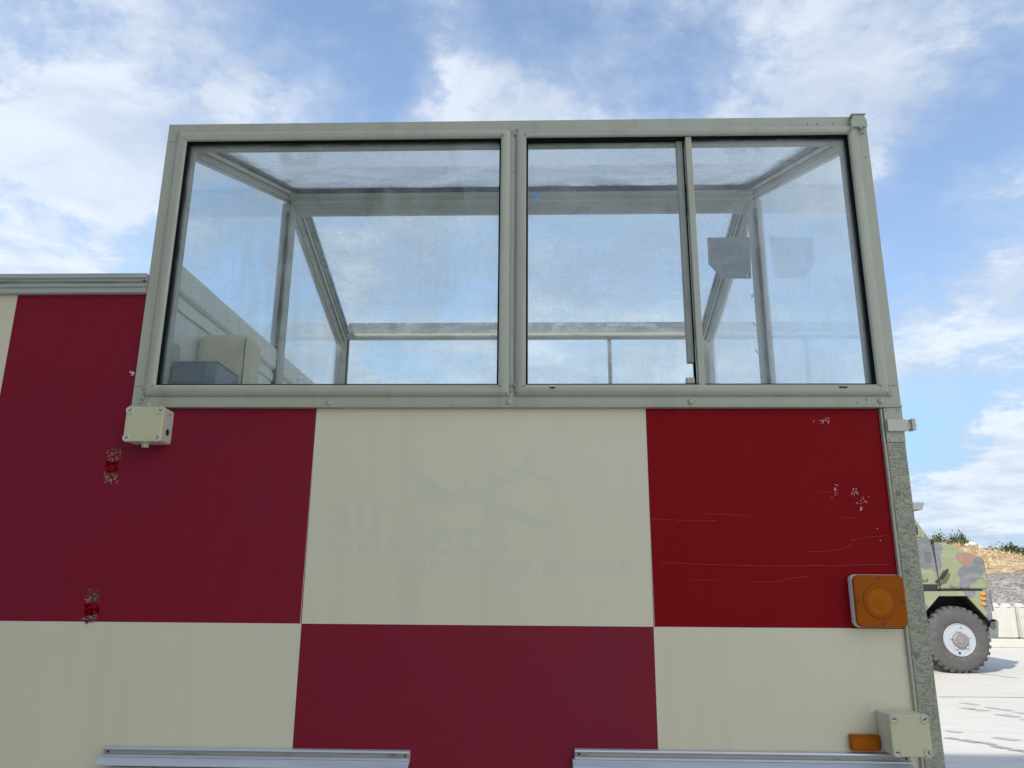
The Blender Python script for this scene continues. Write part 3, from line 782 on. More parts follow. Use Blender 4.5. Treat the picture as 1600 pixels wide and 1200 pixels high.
# amber side marker
a = atY(1329, 1148, WY-.008); b = atY(1376, 1174, WY-.008)
bm = bmesh.new(); slab(bm, rounded_rect(a.x, b.x, b.z, a.z, .003, 4), WY-.008, ya); fix(bm)
sm_ = build('side_marker', bm, M['amber_mid'], cab, bevel=.0015)
bm = bmesh.new(); ring(bm, a.x+.004, b.x-.004, b.z+.004, a.z-.004, [(0, WY-.0078), (0, WY-.0105), (.0035, WY-.0105), (.0035, WY-.0078)]); fix(bm)
build('marker_rim', bm, M['amber'], sm_)

# drip rails with flaps and roller shutter boxes below
def drip(x0, x1, zt):
    bm = bmesh.new()
    prism(bm, (x0, WY, zt), (x1, WY, zt), Vector((0, 1, 0)), Vector((0, 0, 1)), [(.007, 0), (-.010, -.001), (-.012, -.0055), (-.003, -.007), (-.003, -.0175), (-.012, -.019), (-.012, -.024), (.007, -.024)]); fix(bm)
    o = build('drip_rail', bm, M['alu'], cab, bevel=.0006)
    bm = bmesh.new(); box(bm, x0+.001, x1-.001, WY-.0042, WY-.0031, zt-.0172, zt-.0073); build('rail_channel', bm, M['aluch'], o)
    for x in (x0+.012, x1-.012):
        bm = bmesh.new(); cyl(bm, (x, WY-.0043, zt-.0122), (0, -1, 0), .003, .001, 10); build('rail_screw', bm, M['dark'], o)
    bm = bmesh.new()
    prism(bm, (x0-.006, WY, zt-.0245), (x1, WY, zt-.0245), Vector((0, 1, 0)), Vector((0, 0, 1)), [(.007, 0), (-.010, 0), (-.034, -.013), (-.034, -.016), (-.032, -.016), (-.010, -.006), (.007, -.006)]); fix(bm)
    build('drip_flap', bm, M['flap'], o, bevel=.0005)
    bm = bmesh.new(); box(bm, x0+.02, x1-.02, WY-.012, WY+.007, zt-.75, zt-.048)
    build('roller_shutter', bm, M['alu'], cab, bevel=.003)
a = atY(161, 1167, WY-.01); b = atY(640, 1170, WY-.01)
drip(a.x, b.x, a.z)
a = atY(898, 1171, WY-.01); b = atY(1424, 1177, WY-.01)
drip(a.x, b.x, a.z)

# equipment case standing on the cabin floor
OFF = Vector((-1.04, 2.4, 1.985))
ec = empty('equipment_case', OFF, 'blue grey metal case standing inside the lookout by the lower left window corner', 'case')
ey = WY+.12
a = atY(249, 567, ey); b = atY(340, 567, ey)
bm = bmesh.new(); box(bm, max(a.x, -1.17), b.x, ey, 2.495, 1.986, b.z)
build('case_body', bm, M['equip'], ec, bevel=.003)
bm = bmesh.new(); box(bm, max(a.x, -1.17)-.002, b.x+.002, ey-.002, 2.497, b.z+.0005, b.z+.006); build('case_lid', bm, M['equip'], ec, bevel=.002)

# ------------------------------------------------------------------ ground
def ground_mat():
    m, nt, out = new_mat('pale_concrete')
    p = N(nt, 'ShaderNodeBsdfPrincipled'); v = coords(nt)
    c = mixc(nt, noise(nt, v, .35, 6, .6), (.60, .56, .49), (.71, .67, .59))
    c = mixc(nt, mapr(nt, noise(nt, coords(nt, (.9, 7, 1), rot=(0, 0, R(-9))), 1.2, 7, .65, .6), .45, .75, 0, .5), c, (.44, .405, .35))
    c = mixc(nt, mapr(nt, noise(nt, v, 45, 4, .7), .35, .7, 0, .35), c, (.40, .385, .35))
    nt.links.new(c, p.inputs['Base Color']); p.inputs['Roughness'].default_value = .85
    nt.links.new(bump(nt, noise(nt, v, 60, 4, .7), .25, .01), p.inputs['Normal'])
    nt.links.new(p.outputs[0], out.inputs[0]); return m
M['ground'] = ground_mat()
M['track'] = paint('tyre_mark', (.33, .32, .30), .9, .15, 5)
M['track2'] = paint('tyre_mark_faint', (.43, .42, .385), .9, .12, 5)
bm = bmesh.new()
face(bm, [(-700, -700, 0), (900, -700, 0), (900, 900, 0), (-700, 900, 0)])
def track(pts, mi, wd, blk, gap):
    q = [atZ(u, v, 0) for u, v in pts]
    for a, b in zip(q[:-1], q[1:]):
        a = a.copy(); a.z = .004; b = b.copy(); b.z = .004
        L = (b-a).length; t = (b-a)/L; n_ = Vector((-t.y, t.x, 0)); s = 0
        while s < L:
            e = min(L, s+blk*random.uniform(.6, 1.1)); o_ = n_*random.uniform(-.03, .03)
            w1, w2 = wd*random.uniform(.5, 1), wd*random.uniform(.5, 1)
            if random.random() < .85:
                face(bm, [a+t*s-n_*w1+o_, a+t*e-n_*w2+o_, a+t*(e+.03)+n_*w2+o_, a+t*(s+.03)+n_*w1+o_], mi)
            s = e+gap*random.uniform(.5, 1.5)
track([(1466, 1103), (1520, 1108), (1560, 1116), (1640, 1130)], 2, .10, .22, .09)
track([(1500, 1098), (1560, 1108), (1640, 1122)], 2, .08, .22, .10)
track([(1478, 1152), (1530, 1160), (1590, 1173), (1650, 1184)], 1, .07, .16, .05)
track([(1476, 1142), (1550, 1152), (1640, 1164)], 2, .06, .2, .1)
track([(1480, 1040), (1540, 1054), (1640, 1066)], 2, .05, .8, .1)
track([(1466, 1089), (1640, 1090.5)], 2, .025, 3, .0)
build('ground', bm, [M['ground'], M['track'], M['track2']]); tag(bpy.data.objects['ground'], kind='structure')

# ------------------------------------------------------------------ shed behind the viewer, whose shade covers the cabin
OFF = Vector((-6.5, -5, 0))
sh = empty('storage_shed', OFF, 'tall grey corrugated steel shed standing behind the viewer', 'shed')
SX0, SX1, SYF, SH = -12.5, -1.5, -2.6, 8.75
bm = bmesh.new()
box(bm, SX0, SX1, -9, SYF, 0, SH)
x = SX0+.1
while x < SX1-.2:
    box(bm, x, x+.12, SYF, SYF+.03, .1, SH-.3); x += .25
build('shed_wall', bm, M['shade_steel'], sh)
bm = bmesh.new(); box(bm, SX0-.15, SX1+.1, -9.15, SYF+.12, SH, SH+.14); build('shed_roof', bm, M['rail'], sh)
bm = bmesh.new(); box(bm, -8.5, -5, SYF+.032, SYF+.08, 0, 4.2); build('shed_door', bm, M['plate'], sh, bevel=.01)
# ------------------------------------------------------------------ armoured truck
YT = 14.13
def tx(u, v, Y=YT):
    p = atY(u, v, Y); return (p.x, p.z)
OFF = Vector((5.2, 15.25, 0))
def camo_mat():
    m, nt, out = new_mat('camouflage_paint')
    p = N(nt, 'ShaderNodeBsdfPrincipled')
    t = N(nt, 'ShaderNodeTexCoord')
    wn_ = N(nt, 'ShaderNodeTexNoise'); setin(wn_, Scale=5., Detail=3.); nt.links.new(t.outputs['Object'], wn_.inputs['Vector'])
    a = N(nt, 'ShaderNodeVectorMath', operation='SUBTRACT'); nt.links.new(wn_.outputs['Color'], a.inputs[0]); a.inputs[1].default_value = (.5, .5, .5)
    b = N(nt, 'ShaderNodeVectorMath', operation='SCALE'); nt.links.new(a.outputs[0], b.inputs[0]); b.inputs['Scale'].default_value = .16
    c = N(nt, 'ShaderNodeVectorMath', operation='ADD'); nt.links.new(t.outputs['Object'], c.inputs[0]); nt.links.new(b.outputs[0], c.inputs[1])
    s = N(nt, 'ShaderNodeSeparateXYZ'); nt.links.new(c.outputs[0], s.inputs[0])
    px = atY(1500, 900, YT).x-atY(1499, 900, YT).x
    def blobs(L):
        acc = None
        for u, v, ru, rv in L:
            x, z = tx(u, v); x -= OFF.x
            dx = math_n(nt, 'DIVIDE', math_n(nt, 'SUBTRACT', s.outputs[0], x), ru*px)
            dz = math_n(nt, 'DIVIDE', math_n(nt, 'SUBTRACT', s.outputs[2], z), rv*px)
            d = math_n(nt, 'SQRT', math_n(nt, 'ADD', math_n(nt, 'MULTIPLY', dx, dx), math_n(nt, 'MULTIPLY', dz, dz)))
            acc = d if acc is None else math_n(nt, 'MINIMUM', acc, d)
        return mapr(nt, acc, .95, 1.05, 1, 0)
    grey = blobs([(1447, 865, 15, 26), (1463, 871, 11, 24), (1470, 857, 6, 11), (1455, 845, 8, 12), (1516, 896, 16, 16), (1510, 912, 9, 14), (1533, 880, 10, 13), (1527, 892, 10, 12), (1514, 926, 9, 7), (1548, 948, 11, 26), (1443, 950, 7, 9)])
    brown = blobs([(1506, 872, 11, 10), (1513, 876, 10, 11), (1519, 866, 8, 10)])
    far = mapr(nt, s.outputs[0], .9, 1.3, 1, 0)
    n1 = noise(nt, t.outputs['Object'], 1.1, 3); n2 = noise(nt, c.outputs[0], .9, 2)
    grey = math_n(nt, 'MAXIMUM', grey, math_n(nt, 'MULTIPLY', far, mapr(nt, n1, .53, .545)))
    brown = math_n(nt, 'MAXIMUM', brown, math_n(nt, 'MULTIPLY', far, mapr(nt, n2, .57, .585)))
    col = mixc(nt, grey, (.215, .235, .135), (.13, .135, .145))
    col = mixc(nt, brown, col, (.245, .15, .11))
    dust = noise(nt, coords(nt, (2, 2, 6)), 2, 6, .6)
    col = mixc(nt, mapr(nt, dust, .4, .8, 0, .25), col, (.45, .43, .36))
    nt.links.new(col, p.inputs['Base Color']); p.inputs['Roughness'].default_value = .75
    nt.links.new(p.outputs[0], out.inputs[0]); return m
M['camo'] = camo_mat()
M['black'] = paint('black_underbody', (.018, .018, .018), .8, .3, 5)
M['tyre'] = paint('tyre_rubber', (.075, .072, .07), .85, .18, 5, dirt=(.2, .185, .16), dirt_amt=.4, dscale=(5, 5, 5), bstr=.1, bscale=40)
M['rim'] = paint('rim_grey', (.38, .40, .42), .5, .06, 8, metal=.1, dirt=(.3, .29, .27), dirt_amt=.35, dscale=(8, 8, 8))
M['hub'] = paint('hub_metal', (.24, .22, .21), .6, .35, 14, metal=.3)
M['screen'] = paint('dark_window', (.03, .035, .04), .08, .1, 3)
M['greypl'] = paint('grey_visor', (.20, .205, .215), .6, .08, 4)
tr = empty('armoured_truck', OFF, 'green, grey and brown camouflaged armoured truck parked beyond the cabin, front wheel showing', 'truck')
bm = bmesh.new()
hood = [tx(*q) for q in ((1459, 846), (1475, 848), (1489, 850.5), (1500, 855), (1510, 860), (1537, 871), (1541.5, 876), (1544, 893), (1546.5, 912), (1546.5, 921), (1471, 921))]
slab(bm, hood[::-1], YT+.05, 16.25); fix(bm)
hd = build('hood', bm, M['camo'], tr, bevel=.035, segs=3)
cabp = [(7.125, 2.235), (6.875, 2.66), (6.77, 2.84), (6.6, 2.89), (3.3, 2.89), (3.12, 2.75), (3.0, 2.3), (3.0, 1.30), (7.22, 1.40)]
bm = bmesh.new(); slab(bm, cabp[::-1], YT+.045, 16.3); fix(bm)
cb = build('cab', bm, M['camo'], tr, bevel=.04, segs=3)
bm = bmesh.new(); slab(bm, rounded_rect(6.05, 6.90, 2.345, 2.52, .06), YT+.03, YT+.046); fix(bm)
sw_ = build('side_window', bm, M['screen'], cb)
bm = bmesh.new(); ring(bm, 6.10, 6.85, 2.395, 2.47, [(.05, YT+.046), (.05, YT+.025), (.085, YT+.025), (.085, YT+.046)]); fix(bm); build('window_rim', bm, M['camo'], sw_, bevel=.008)
bm = bmesh.new()
a, b = tx(1448.5, 876), tx(1454.5, 860)
for k in range(5):
    z = a[1]+(b[1]-a[1])*k/5; box(bm, a[0], b[0], YT+.03, YT+.05, z, z+.022)
build('vent_louvre', bm, M['plate'], cb)
bm = bmesh.new(); slab(bm, [tx(1430, 797), tx(1440, 797), tx(1443.5, 785), tx(1425, 785), tx(1395, 785), tx(1395, 797)], YT-.03, 16.2); fix(bm)
build('roof_visor', bm, M['greypl'], tr, bevel=.01)
bm = bmesh.new(); box(bm, 6.2, 6.5, YT+.35, 15.9, 2.88, 2.95); box(bm, 5.0, 6.1, YT+.6, 15.7, 2.885, 3.02)
build('roof_hatch', bm, M['greypl'], tr, bevel=.02)
bm = bmesh.new(); slab(bm, [(.5, 1.2), (2.95, 1.2), (2.95, 2.6), (2.8, 2.7), (.6, 2.7), (.5, 2.6)], YT+.05, 16.3); fix(bm)
build('rear_body', bm, M['camo'], tr, bevel=.04)
bm = bmesh.new(); box(bm, .6, 7.75, YT+.45, 15.95, .62, 1.38); box(bm, .7, 6.5, YT+.35, 15.95, .7, 1.2); box(bm, 7.74, 7.93, YT+.43, 15.9, .82, 1.375); box(bm, 6.75, 7.85, YT+.1, YT+.46, 1.33, 1.372)
x0, z0 = tx(1436, 923); x1, z1 = tx(1466, 913)
box(bm, x0, x1, YT+.02, YT+.3, z0-.03, z1)
build('chassis', bm, M['black'], tr, bevel=.02)
x0, z0 = tx(1471, 922.5); x1, z1 = tx(1537, 921.2)
bm = bmesh.new(); box(bm, x0, x1, YT+.035, YT+.2, z0-.012, z1+.006); build('hood_gap', bm, M['black'], tr)
def fender_pts(dx, mir=False): pass
fp = [tx(*q) for q in ((1430, 924), (1545, 923.5), (1548, 940), (1551.5, 966), (1547, 970.5), (1511, 931.5), (1467.5, 931.5), (1449, 953.5), (1430, 980))]
bm = bmesh.new(); slab(bm, fp[::-1], YT, YT+.05); fix(bm)
fd = build('fender', bm, M['camo'], tr, bevel=.012)
bm = bmesh.new(); slab(bm, [(x, z+.004) for x, z in fp][::-1], YT+.051, YT+.44); fix(bm); build('wheel_arch_liner', bm, M['black'], tr)
bm = bmesh.new(); slab(bm, fp[::-1], 15.9, 16.32); fix(bm); build('fender', bm, M['camo'], tr, bevel=.012)
bm = bmesh.new(); slab(bm, [(.9, 1.18), (.9, .8), (3.5, .8), (6.6, .75), (6.6, 1.4), (3.0, 1.28), (2.9, 1.18)], YT+.02, YT+.3); fix(bm)
build('side_sill', bm, M['camo'], tr, bevel=.012)
M['amber2'] = paint('amber_marker', (.75, .24, .02), .3, .12, 30)
for u, v in ((1534.7, 928), (1535.2, 935.2), (1536, 943.7)):
    x, z = tx(u, v)
    bm = bmesh.new()
    n = 14; pts = [(x+.046*math.cos(2*math.pi*i/n), z+.030*math.sin(2*math.pi*i/n)) for i in range(n)]
    slab(bm, pts, YT-.035, YT+.001); fix(bm)
    build('marker_lamp', bm, M['amber2'], fd, bevel=.012)
x, z = tx(1546.5, 942)
bm = bmesh.new(); lathe(bm, (x-.06, YT+.26, z), (1, 0, 0), [(.13, 0), (.15, .03), (.15, .09), (.11, .125), (0, .135)], 24)
build('headlight', bm, M['greypl'], fd, smooth=40)
bm = bmesh.new(); x, z = tx(1551, 940); box(bm, x, x+.015, YT+.03, YT+.06, z-.16, z+.2); build('lamp_guard', bm, M['plate'], fd)
x0, zt_ = tx(1556, 970); x1, zb_ = tx(1571, 997)
bm = bmesh.new()
slab(bm, [tx(1538, 963), tx(1571, 969.5), tx(1571, 974), tx(1557, 990), tx(1545, 1000), tx(1540, 985)], YT+.25, YT+.33); fix(bm)
box(bm, x0-.05, x1-.02, YT+.3, 15.9, zb_+.02, zt_-.03)
bp = build('bumper', bm, M['black'], tr, bevel=.01)
bm = bmesh.new(); slab(bm, [tx(1558, 973), tx(1571, 971), tx(1571, 997), tx(1557, 997), tx(1556, 990)], YT+.2, YT+.235); fix(bm)
build('bumper_end', bm, M['plate'], bp, bevel=.008)
def tube(bm, pts, r):
    for a, b in zip(pts[:-1], pts[1:]):
        a, b = Vector(a), Vector(b); cyl(bm, a, b-a, r, (b-a).length, 8)
def px3(u, v, y): p = atY(u, v, YT); return (p.x, y, p.z)
bm = bmesh.new(); tube(bm, [px3(1461.5, 910, YT-.02), px3(1471, 902, YT-.03), px3(1480, 890, YT-.02)], .022); tube(bm, [px3(1470, 903, YT-.03), px3(1476, 893, YT-.03)], .035); build('hood_latch', bm, M['black'], hd, smooth=40)
bm = bmesh.new(); tube(bm, [px3(1487, 914.5, YT+.05), px3(1489, 917, YT-.01), px3(1501, 917, YT-.01), px3(1503, 914.5, YT+.05)], .012); build('grab_handle', bm, M['plate'], hd, smooth=40)
bm = bmesh.new(); tube(bm, [px3(1440, 902, YT+.04), px3(1441, 904.5, YT-.01), px3(1447, 904, YT-.01), px3(1448, 899, YT+.04)], .012); build('step_handle', bm, M['camo'], cb, smooth=40)
bm = bmesh.new(); tube(bm, [px3(1459.5, 847, YT+.045), px3(1465, 885, YT+.045), px3(1471, 919, YT+.045)], .008); build('panel_joint', bm, M['black'], hd)
bm = bmesh.new(); c_ = px3(1458.5, 845.5, YT+.06); bmesh.ops.create_icosphere(bm, subdivisions=2, radius=.035, matrix=Matrix.Translation(c_)); build('hood_hinge', bm, M['black'], hd)
for k, (u, v) in enumerate(((1533, 902), (1538, 903))):
    bm = bmesh.new(); cyl(bm, px3(u, v, YT+.05), (0, -1, 0), .014, .012, 10); build('hood_fastener', bm, M['plate'], hd)

def make_wheel(x, yface, sgn):
    """sgn -1: outer face towards -Y"""
    RW = .565; ax = Vector((0, sgn, 0)); c = Vector((x, yface, RW-.012))
    bm = bmesh.new()
    lathe(bm, c, ax, [(.27, -.10), (.275, -.03), (.30, -.012), (.36, -.002), (.43, 0), (.475, -.008), (.50, -.02), (.525, -.05), (.537, -.09), (.537, -.27), (.525, -.31), (.48, -.35), (.38, -.36), (.28, -.33), (.27, -.10)], 64)
    n = 30
    for i in range(n):
        for side in (0, 1):
            t = 2*math.pi*(i+.5*side)/n; wd_ = math.pi/n*1.12
            h0, h1 = (-.035, -.17) if side == 0 else (-.19, -.325)
            q = ax.to_track_quat('Z', 'Y')
            pts = []
            for (r, h, s_) in ((.50, h0+.012 if side == 0 else h0, .95), (.563, h0-.022 if side == 0 else h0, .8), (.566, h1, .8), (.52, h1, .95)):
                for e in (-1, 1):
                    a = t+e*wd_*.5*s_
                    pts.append(bm.verts.new(c+ax*h+q @ Vector((r*math.cos(a), r*math.sin(a), 0))))
            for f in ((0, 1, 3, 2), (2, 3, 5, 4), (4, 5, 7, 6), (6, 7, 1, 0), (0, 2, 4, 6), (1, 7, 5, 3)):
                bm.faces.new([pts[k] for k in f])
    fix(bm)
    o = build('wheel', bm, M['tyre'], tr, smooth=35)
    bm = bmesh.new(); lathe(bm, c, ax, [(.276, -.10), (.276, -.012), (.268, -.004), (.262, -.016), (.14, -.012), (0, -.012)], 48)
    build('rim', bm, M['rim'], o, smooth=30)
    bm = bmesh.new(); lathe(bm, c, ax, [(.130, -.013), (.128, .03), (.10, .045), (.07, .04), (.06, .055), (0, .055)], 20); build('hub', bm, M['hub'], o, smooth=30)
    for k in range(5):
        a = R(22+72*k); bm = bmesh.new()
        cyl(bm, c+Vector((.155*math.cos(a), -.012*sgn, .155*math.sin(a))), ax, .022, .03, 6); build('wheel_nut', bm, M['rim'], o)
    bm = bmesh.new(); cyl(bm, c+Vector((-.03, -.0125*sgn, -.215)), ax, .021, .002, 14); build('rim_hole', bm, M['dark'], o)
    bm = bmesh.new(); cyl(bm, c+Vector((.045, -.0125*sgn, .205)), ax, .017, .004, 14); build('rim_valve', bm, M['hub'], o)
    return o
wx = tx(1500, 1000)[0]
for x in (wx, wx-5.2):
    make_wheel(x, YT-.005, -1); make_wheel(x, 16.32, 1)

# ------------------------------------------------------------------ concrete block barrier, gravel, spoil slope
M['block'] = paint('barrier_concrete', (.50, .48, .43), .9, .12, 2.2, dirt=(.30, .28, .23), dirt_amt=.55, dscale=(3, 3, 1.2), bstr=.25, bscale=30)
def block(x0, label):
    global OFF
    OFF = Vector((x0+.9, 20.4, 0))
    bm = bmesh.new()
    slab(bm, [(x0+.012, .205), (x0+1.788, .205), (x0+1.788, .96), (x0+.012, .96)], 20.0, 20.8); fix(bm)
    bmesh.ops.bevel(bm, geom=list(bm.edges), offset=.03, segments=2, affect='EDGES')
    for k in range(6):
        cx0 = x0+.16+.296*k
        lathe(bm, (cx0, 20.14, .95), (0, 0, 1), [(.135, 0), (.12, .05), (.07, .085), (0, .095)], 12)
    o = build('concrete_block', bm, M['block'], None, smooth=40)
    o['label'] = label; o['category'] = 'block'; o['group'] = 'concrete blocks of the barrier'
block(8.3, 'pale concrete barrier block behind the camouflaged truck hood, left end of its row')
block(10.1, 'pale concrete barrier block showing just past the black front bumper of the truck')
block(11.9, 'pale concrete barrier block at the far right picture edge, right end of its row')
OFF = Vector((11, 19.9, 0))
bm = bmesh.new(); slab(bm, [(8.0, 0), (14.2, 0), (14.2, .2), (8.0, .2)], 19.85, 20.95); fix(bm)
o = build('concrete_footing', bm, M['block'], None, bevel=.02); tag(o, 'low pale concrete footing under the row of barrier blocks', 'footing')

def gravel_mat(name, a, b, c2, sc):
    m, nt, out = new_mat(name); p = N(nt, 'ShaderNodeBsdfPrincipled'); v = coords(nt)
    vo = N(nt, 'ShaderNodeTexVoronoi'); setin(vo, Scale=sc); nt.links.new(v, vo.inputs['Vector'])
    sp = N(nt, 'ShaderNodeSeparateColor'); nt.links.new(vo.outputs['Color'], sp.inputs[0])
    c = mixc(nt, sp.outputs[0], a, b)
    c = mixc(nt, mapr(nt, noise(nt, v, 1.3, 5), .4, .7, 0, .6), c, c2)
    nt.links.new(c, p.inputs['Base Color']); p.inputs['Roughness'].default_value = .95
    nt.links.new(bump(nt, math_n(nt, 'MULTIPLY', vo.outputs['Distance'], -1), .8, .05), p.inputs['Normal'])
    nt.links.new(p.outputs[0], out.inputs[0]); return m
M['gravel'] = gravel_mat('grey_gravel', (.14, .125, .11), (.37, .34, .31), (.27, .225, .175), 11)
M['spoil'] = gravel_mat('straw_coloured_soil', (.34, .24, .13), (.62, .47, .28), (.40, .30, .16), 4)
def sstep(a, b, x):
    t = min(1, max(0, (x-a)/(b-a))); return t*t*(3-2*t)
def hill_z(x, y):
    top = 3.2-.26*max(0, x-18.6) if x > 18.6 else 3.2-.05*(18.6-x)
    top = max(1.9, top)
    z = 1.5*sstep(18.9, 25.5, y)*sstep(-30, 4, x)
    z += (top-1.5)*sstep(24.2, 35.5, y)*sstep(-30, 4, x)
    if y > 36: z = z+(2.1-z)*sstep(36.5, 42, y)
    z *= 1-sstep(70, 130, y)*.6
    return z
def grid(name, x0, x1, y0, y1, nx, ny, fz, mat):
    bm = bmesh.new(); V = []
    for j in range(ny+1):
        row = []
        for i in range(nx+1):
            x = x0+(x1-x0)*i/nx; y = y0+(y1-y0)*j/ny
            row.append(bm.verts.new((x, y, fz(x, y))))
        V.append(row)
    for j in range(ny):
        for i in range(nx): bm.faces.new((V[j][i], V[j][i+1], V[j+1][i+1], V[j+1][i]))
    OFFs = OFF.copy()
    return build(name, bm, mat, None, smooth=70)
def spoil_z(x, y):
    z = hill_z(x, y)-.05
    a = mnoise.fractal(Vector((x*.7, y*.7, 1)), 1, 2, 5)
    return z+a*.16*sstep(25, 30, y)
o = grid('spoil_hill', -45, 110, 24.0, 140, 210, 170, spoil_z, M['spoil']); tag(o, kind='structure')
def heap_z(x, y):
    z = .72+1.0*sstep(20.7, 25.5, y)+.12*math.sin(x*.9)
    z += mnoise.fractal(Vector((x*1.3, y*1.3, 4)), 1, 2, 4)*.10+mnoise.noise(Vector((x*9, y*9, 0)))*.05+mnoise.noise(Vector((x*21, y*21, 3)))*.035
    z -= 1.9*sstep(26.0, 27.6, y)+1.2*(sstep(17, 19, x)+sstep(6.5, 5, x))
    return z
o = grid('gravel_heap', 5.0, 19.0, 20.7, 27.6, 230, 115, heap_z, M['gravel']); tag(o, 'long grey gravel heap piled up behind the concrete barrier blocks', 'gravel', kind='stuff')

# dry stalks on the slope
M['straw'] = paint('dry_straw', (.58, .45, .24), .9, .35, 2)
bm = bmesh.new(); random.seed(11)
for k in range(9000):
    x = random.uniform(8, 26); y = random.uniform(25, 37)
    if mnoise.noise(Vector((x*.6, y*.6, 7))) < -.25: continue
    z = hill_z(x, y)-.03
    a = random.uniform(0, 6.28); L = random.uniform(.12, .42); h = random.uniform(.02, .2); wd_ = random.uniform(.008, .022)
    d = Vector((math.cos(a)*L, math.sin(a)*L, h)); s_ = Vector((-math.sin(a), math.cos(a), 0))*wd_
    p = Vector((x, y, z)); face(bm, [p-s_, p+s_, p+d+s_*.3, p+d-s_*.3])
OFF = Vector((0, 0, 0))
o = build('dry_grass', bm, M['straw']); tag(o, 'straw coloured dry grass lying over the soil slope behind the truck', 'dry grass', kind='stuff')

# bushes
def leaf_mat(name, a, b):
    m, nt, out = new_mat(name); v = coords(nt)
    c = mixc(nt, mapr(nt, noise(nt, v, 2.2, 3), .35, .65), a, b)
    c = mixc(nt, mapr(nt, noise(nt, v, 22, 2), .4, .7, 0, .5), c, tuple(x*.55 for x in a))
    p = N(nt, 'ShaderNodeBsdfPrincipled'); nt.links.new(c, p.inputs['Base Color']); p.inputs['Roughness'].default_value = .6
    t = N(nt, 'ShaderNodeBsdfTranslucent'); nt.links.new(c, t.inputs[0])
    mx = N(nt, 'ShaderNodeMixShader'); mx.inputs[0].default_value = .35
    nt.links.new(p.outputs[0], mx.inputs[1]); nt.links.new(t.outputs[0], mx.inputs[2]); nt.links.new(mx.outputs[0], out.inputs[0]); return m
M['leafA'] = leaf_mat('olive_leaves', (.105, .13, .045), (.19, .20, .075))
M['leafB'] = leaf_mat('deep_green_leaves', (.06, .09, .03), (.12, .15, .05))
M['bark'] = paint('bush_bark', (.14, .10, .07), .9, .3, 9)
def bush_meshes(seed, leaf):
    rnd = random.Random(seed); bm = bmesh.new(); st = bmesh.new()
    tips = []
    for k in range(34):
        a = rnd.uniform(0, 6.28); el = rnd.uniform(.25, 1.5); L = rnd.uniform(.45, 1.0)
        d = Vector((math.cos(a)*math.cos(el)*.85, math.sin(a)*math.cos(el)*.85, math.sin(el)))*L
        tips.append(d); cyl(st, (0, 0, 0), d, .02, d.length, 5, .005)
    for d in tips:
        for j in range(3):
            c = d*rnd.uniform(.55, 1.05)+Vector((rnd.gauss(0, .07), rnd.gauss(0, .07), rnd.gauss(0, .06)))
            for q in range(52):
                p = c+Vector((rnd.gauss(0, .085), rnd.gauss(0, .085), rnd.gauss(0, .075)))
                if p.z < .01: continue
                u = Vector((rnd.gauss(0, 1), rnd.gauss(0, 1), rnd.gauss(0, .7))).normalized(); w_ = u.cross(Vector((rnd.gauss(0, 1), rnd.gauss(0, 1), rnd.gauss(0, 1)))).normalized()
                s1, s2 = rnd.uniform(.025, .05), rnd.uniform(.014, .028)
                face(bm, [p-u*s1, p+w_*s2, p+u*s1, p-w_*s2])
    ml = bpy.data.meshes.new('foliage'); bm.to_mesh(ml); bm.free(); ml.materials.append(leaf)
    ms = bpy.data.meshes.new('stem'); st.to_mesh(ms); st.free(); ms.materials.append(M['bark'])
    return ml, ms
protos = [bush_meshes(3, M['leafA']), bush_meshes(5, M['leafB']), bush_meshes(8, M['leafA'])]
def bush(u, vtop, Y, wd_, pr, label, group):
    top = atY(u, vtop, Y); zb0 = hill_z(top.x, Y)-.1; h = max(.5, top.z-zb0)
    r_ = empty('bush', (top.x, Y, zb0), label, 'bush', group)
    r_.scale = (wd_, wd_, h/1.02); r_.rotation_euler.z = u*1.7
    for nm, me in (('foliage', protos[pr][0]), ('stem', protos[pr][1])):
        o = bpy.data.objects.new(nm, me); COL.objects.link(o); o.parent = r_
G1, G2 = 'bushes on the hill crest above the truck', 'bushes on the far right skyline'
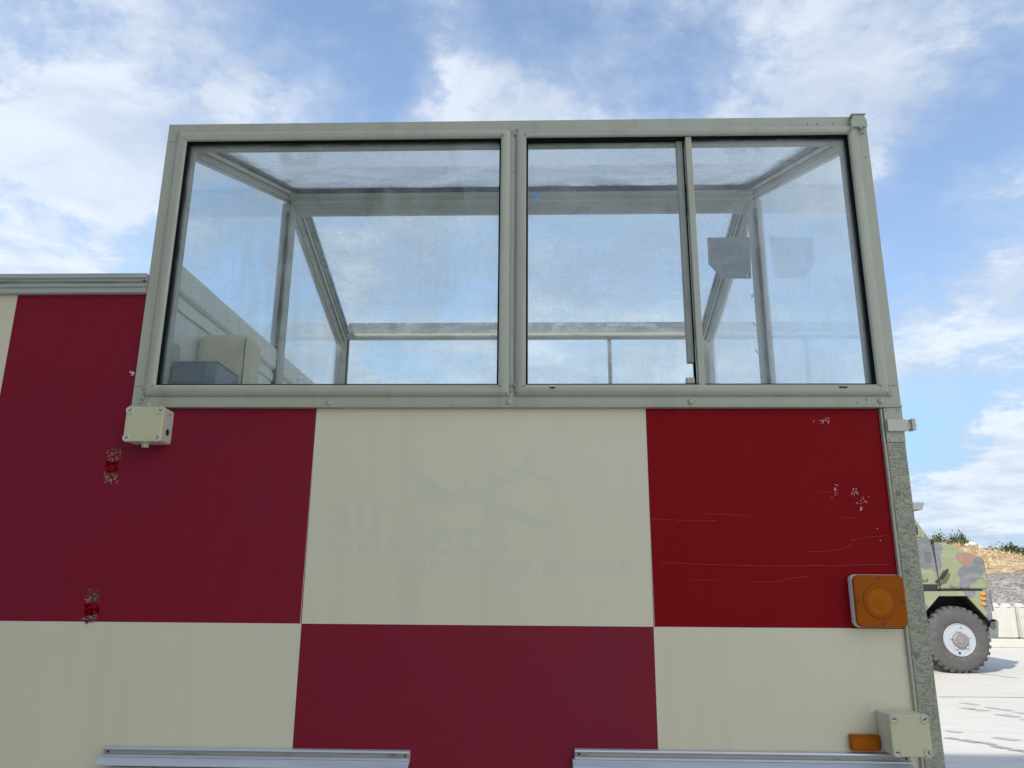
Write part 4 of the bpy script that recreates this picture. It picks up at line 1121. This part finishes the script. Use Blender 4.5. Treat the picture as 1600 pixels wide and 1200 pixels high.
for u, vt, Y, wd_, pr, lab in ((1463, 830, 40.5, 1.0, 0, 'olive bush on the hill crest, nearest the truck windscreen'), (1450, 834, 41.5, 1.1, 2, 'olive bush mostly hidden by the grey edge of the truck cab'),
                               (1477, 838, 42, .9, 2, 'low olive bush between two taller bushes above the truck hood'), (1491, 832, 40, .85, 0, 'airy pale bush above the middle of the truck hood'),
                               (1505, 831, 40.5, .8, 1, 'dark green upright bush by the bare soil crest'), (1498, 841, 39, .8, 2, 'low bush in front of the dark upright bush on the crest')):
    bush(u, vt, Y, wd_, pr, lab, G1)
for u, vt, Y, wd_, pr, lab in ((1530, 857, 47, 1.5, 2, 'lowest olive bush on the skyline right where it meets the soil crest'), (1541, 855, 48, 1.8, 1, 'low dark green bush on the skyline, second of the right hand row'), (1553, 855, 46, 1.8, 0, 'olive bush on the skyline above the truck headlight'),
                               (1566, 853.5, 45, 1.9, 1, 'dark bush on the skyline just left of the tallest one in the right hand row'), (1580, 851, 44, 2.0, 1, 'tallest dark green bush of the right hand skyline row'), (1593, 854, 43, 1.9, 2, 'olive bush just right of the tallest one in the skyline row'), (1608, 856, 42, 2.0, 1, 'dark bush cut off by the right picture edge'),
                               (1572, 861, 41, 1.5, 2, 'olive bush standing in front of the skyline row, left one'), (1590, 863, 40, 1.6, 0, 'olive bush standing in front of the skyline row, right one')):
    bush(u, vt, Y, wd_, pr, lab, G2)
bush(1597, 893, 25.6, .35, 0, 'small green weed on top of the grey gravel heap', None)
# pale rocks on the crest
M['rock'] = paint('pale_rock', (.62, .58, .50), .9, .15, 6)
for u, v, Y, s_, lab in ((1519.5, 850, 34.6, .17, 'larger pale rock on the soil crest'), (1511, 851.5, 34.3, .10, 'smaller pale rock on the soil crest left of the larger one')):
    bm = bmesh.new(); p = atY(u, v, Y)
    bmesh.ops.create_icosphere(bm, subdivisions=3, radius=s_)
    for q in bm.verts: q.co *= 1+.35*mnoise.noise(q.co*3.5+Vector((u, 0, 0)))
    for q in bm.verts: q.co.z *= .7; q.co += Vector((p.x, Y, p.z-.02))
    o = build('rock', bm, M['rock'], None, smooth=30); tag(o, lab, 'rock')

# ------------------------------------------------------------------ render settings
scene.view_settings.view_transform = 'Standard'
scene.view_settings.look = 'None'
scene.view_settings.exposure = 0.35
scene.view_settings.gamma = 1
scene.render.engine = 'CYCLES'
scene.cycles.transparent_max_bounces = 40
scene.cycles.max_bounces = 10
scene.cycles.glossy_bounces = 4
scene.cycles.use_denoising = True
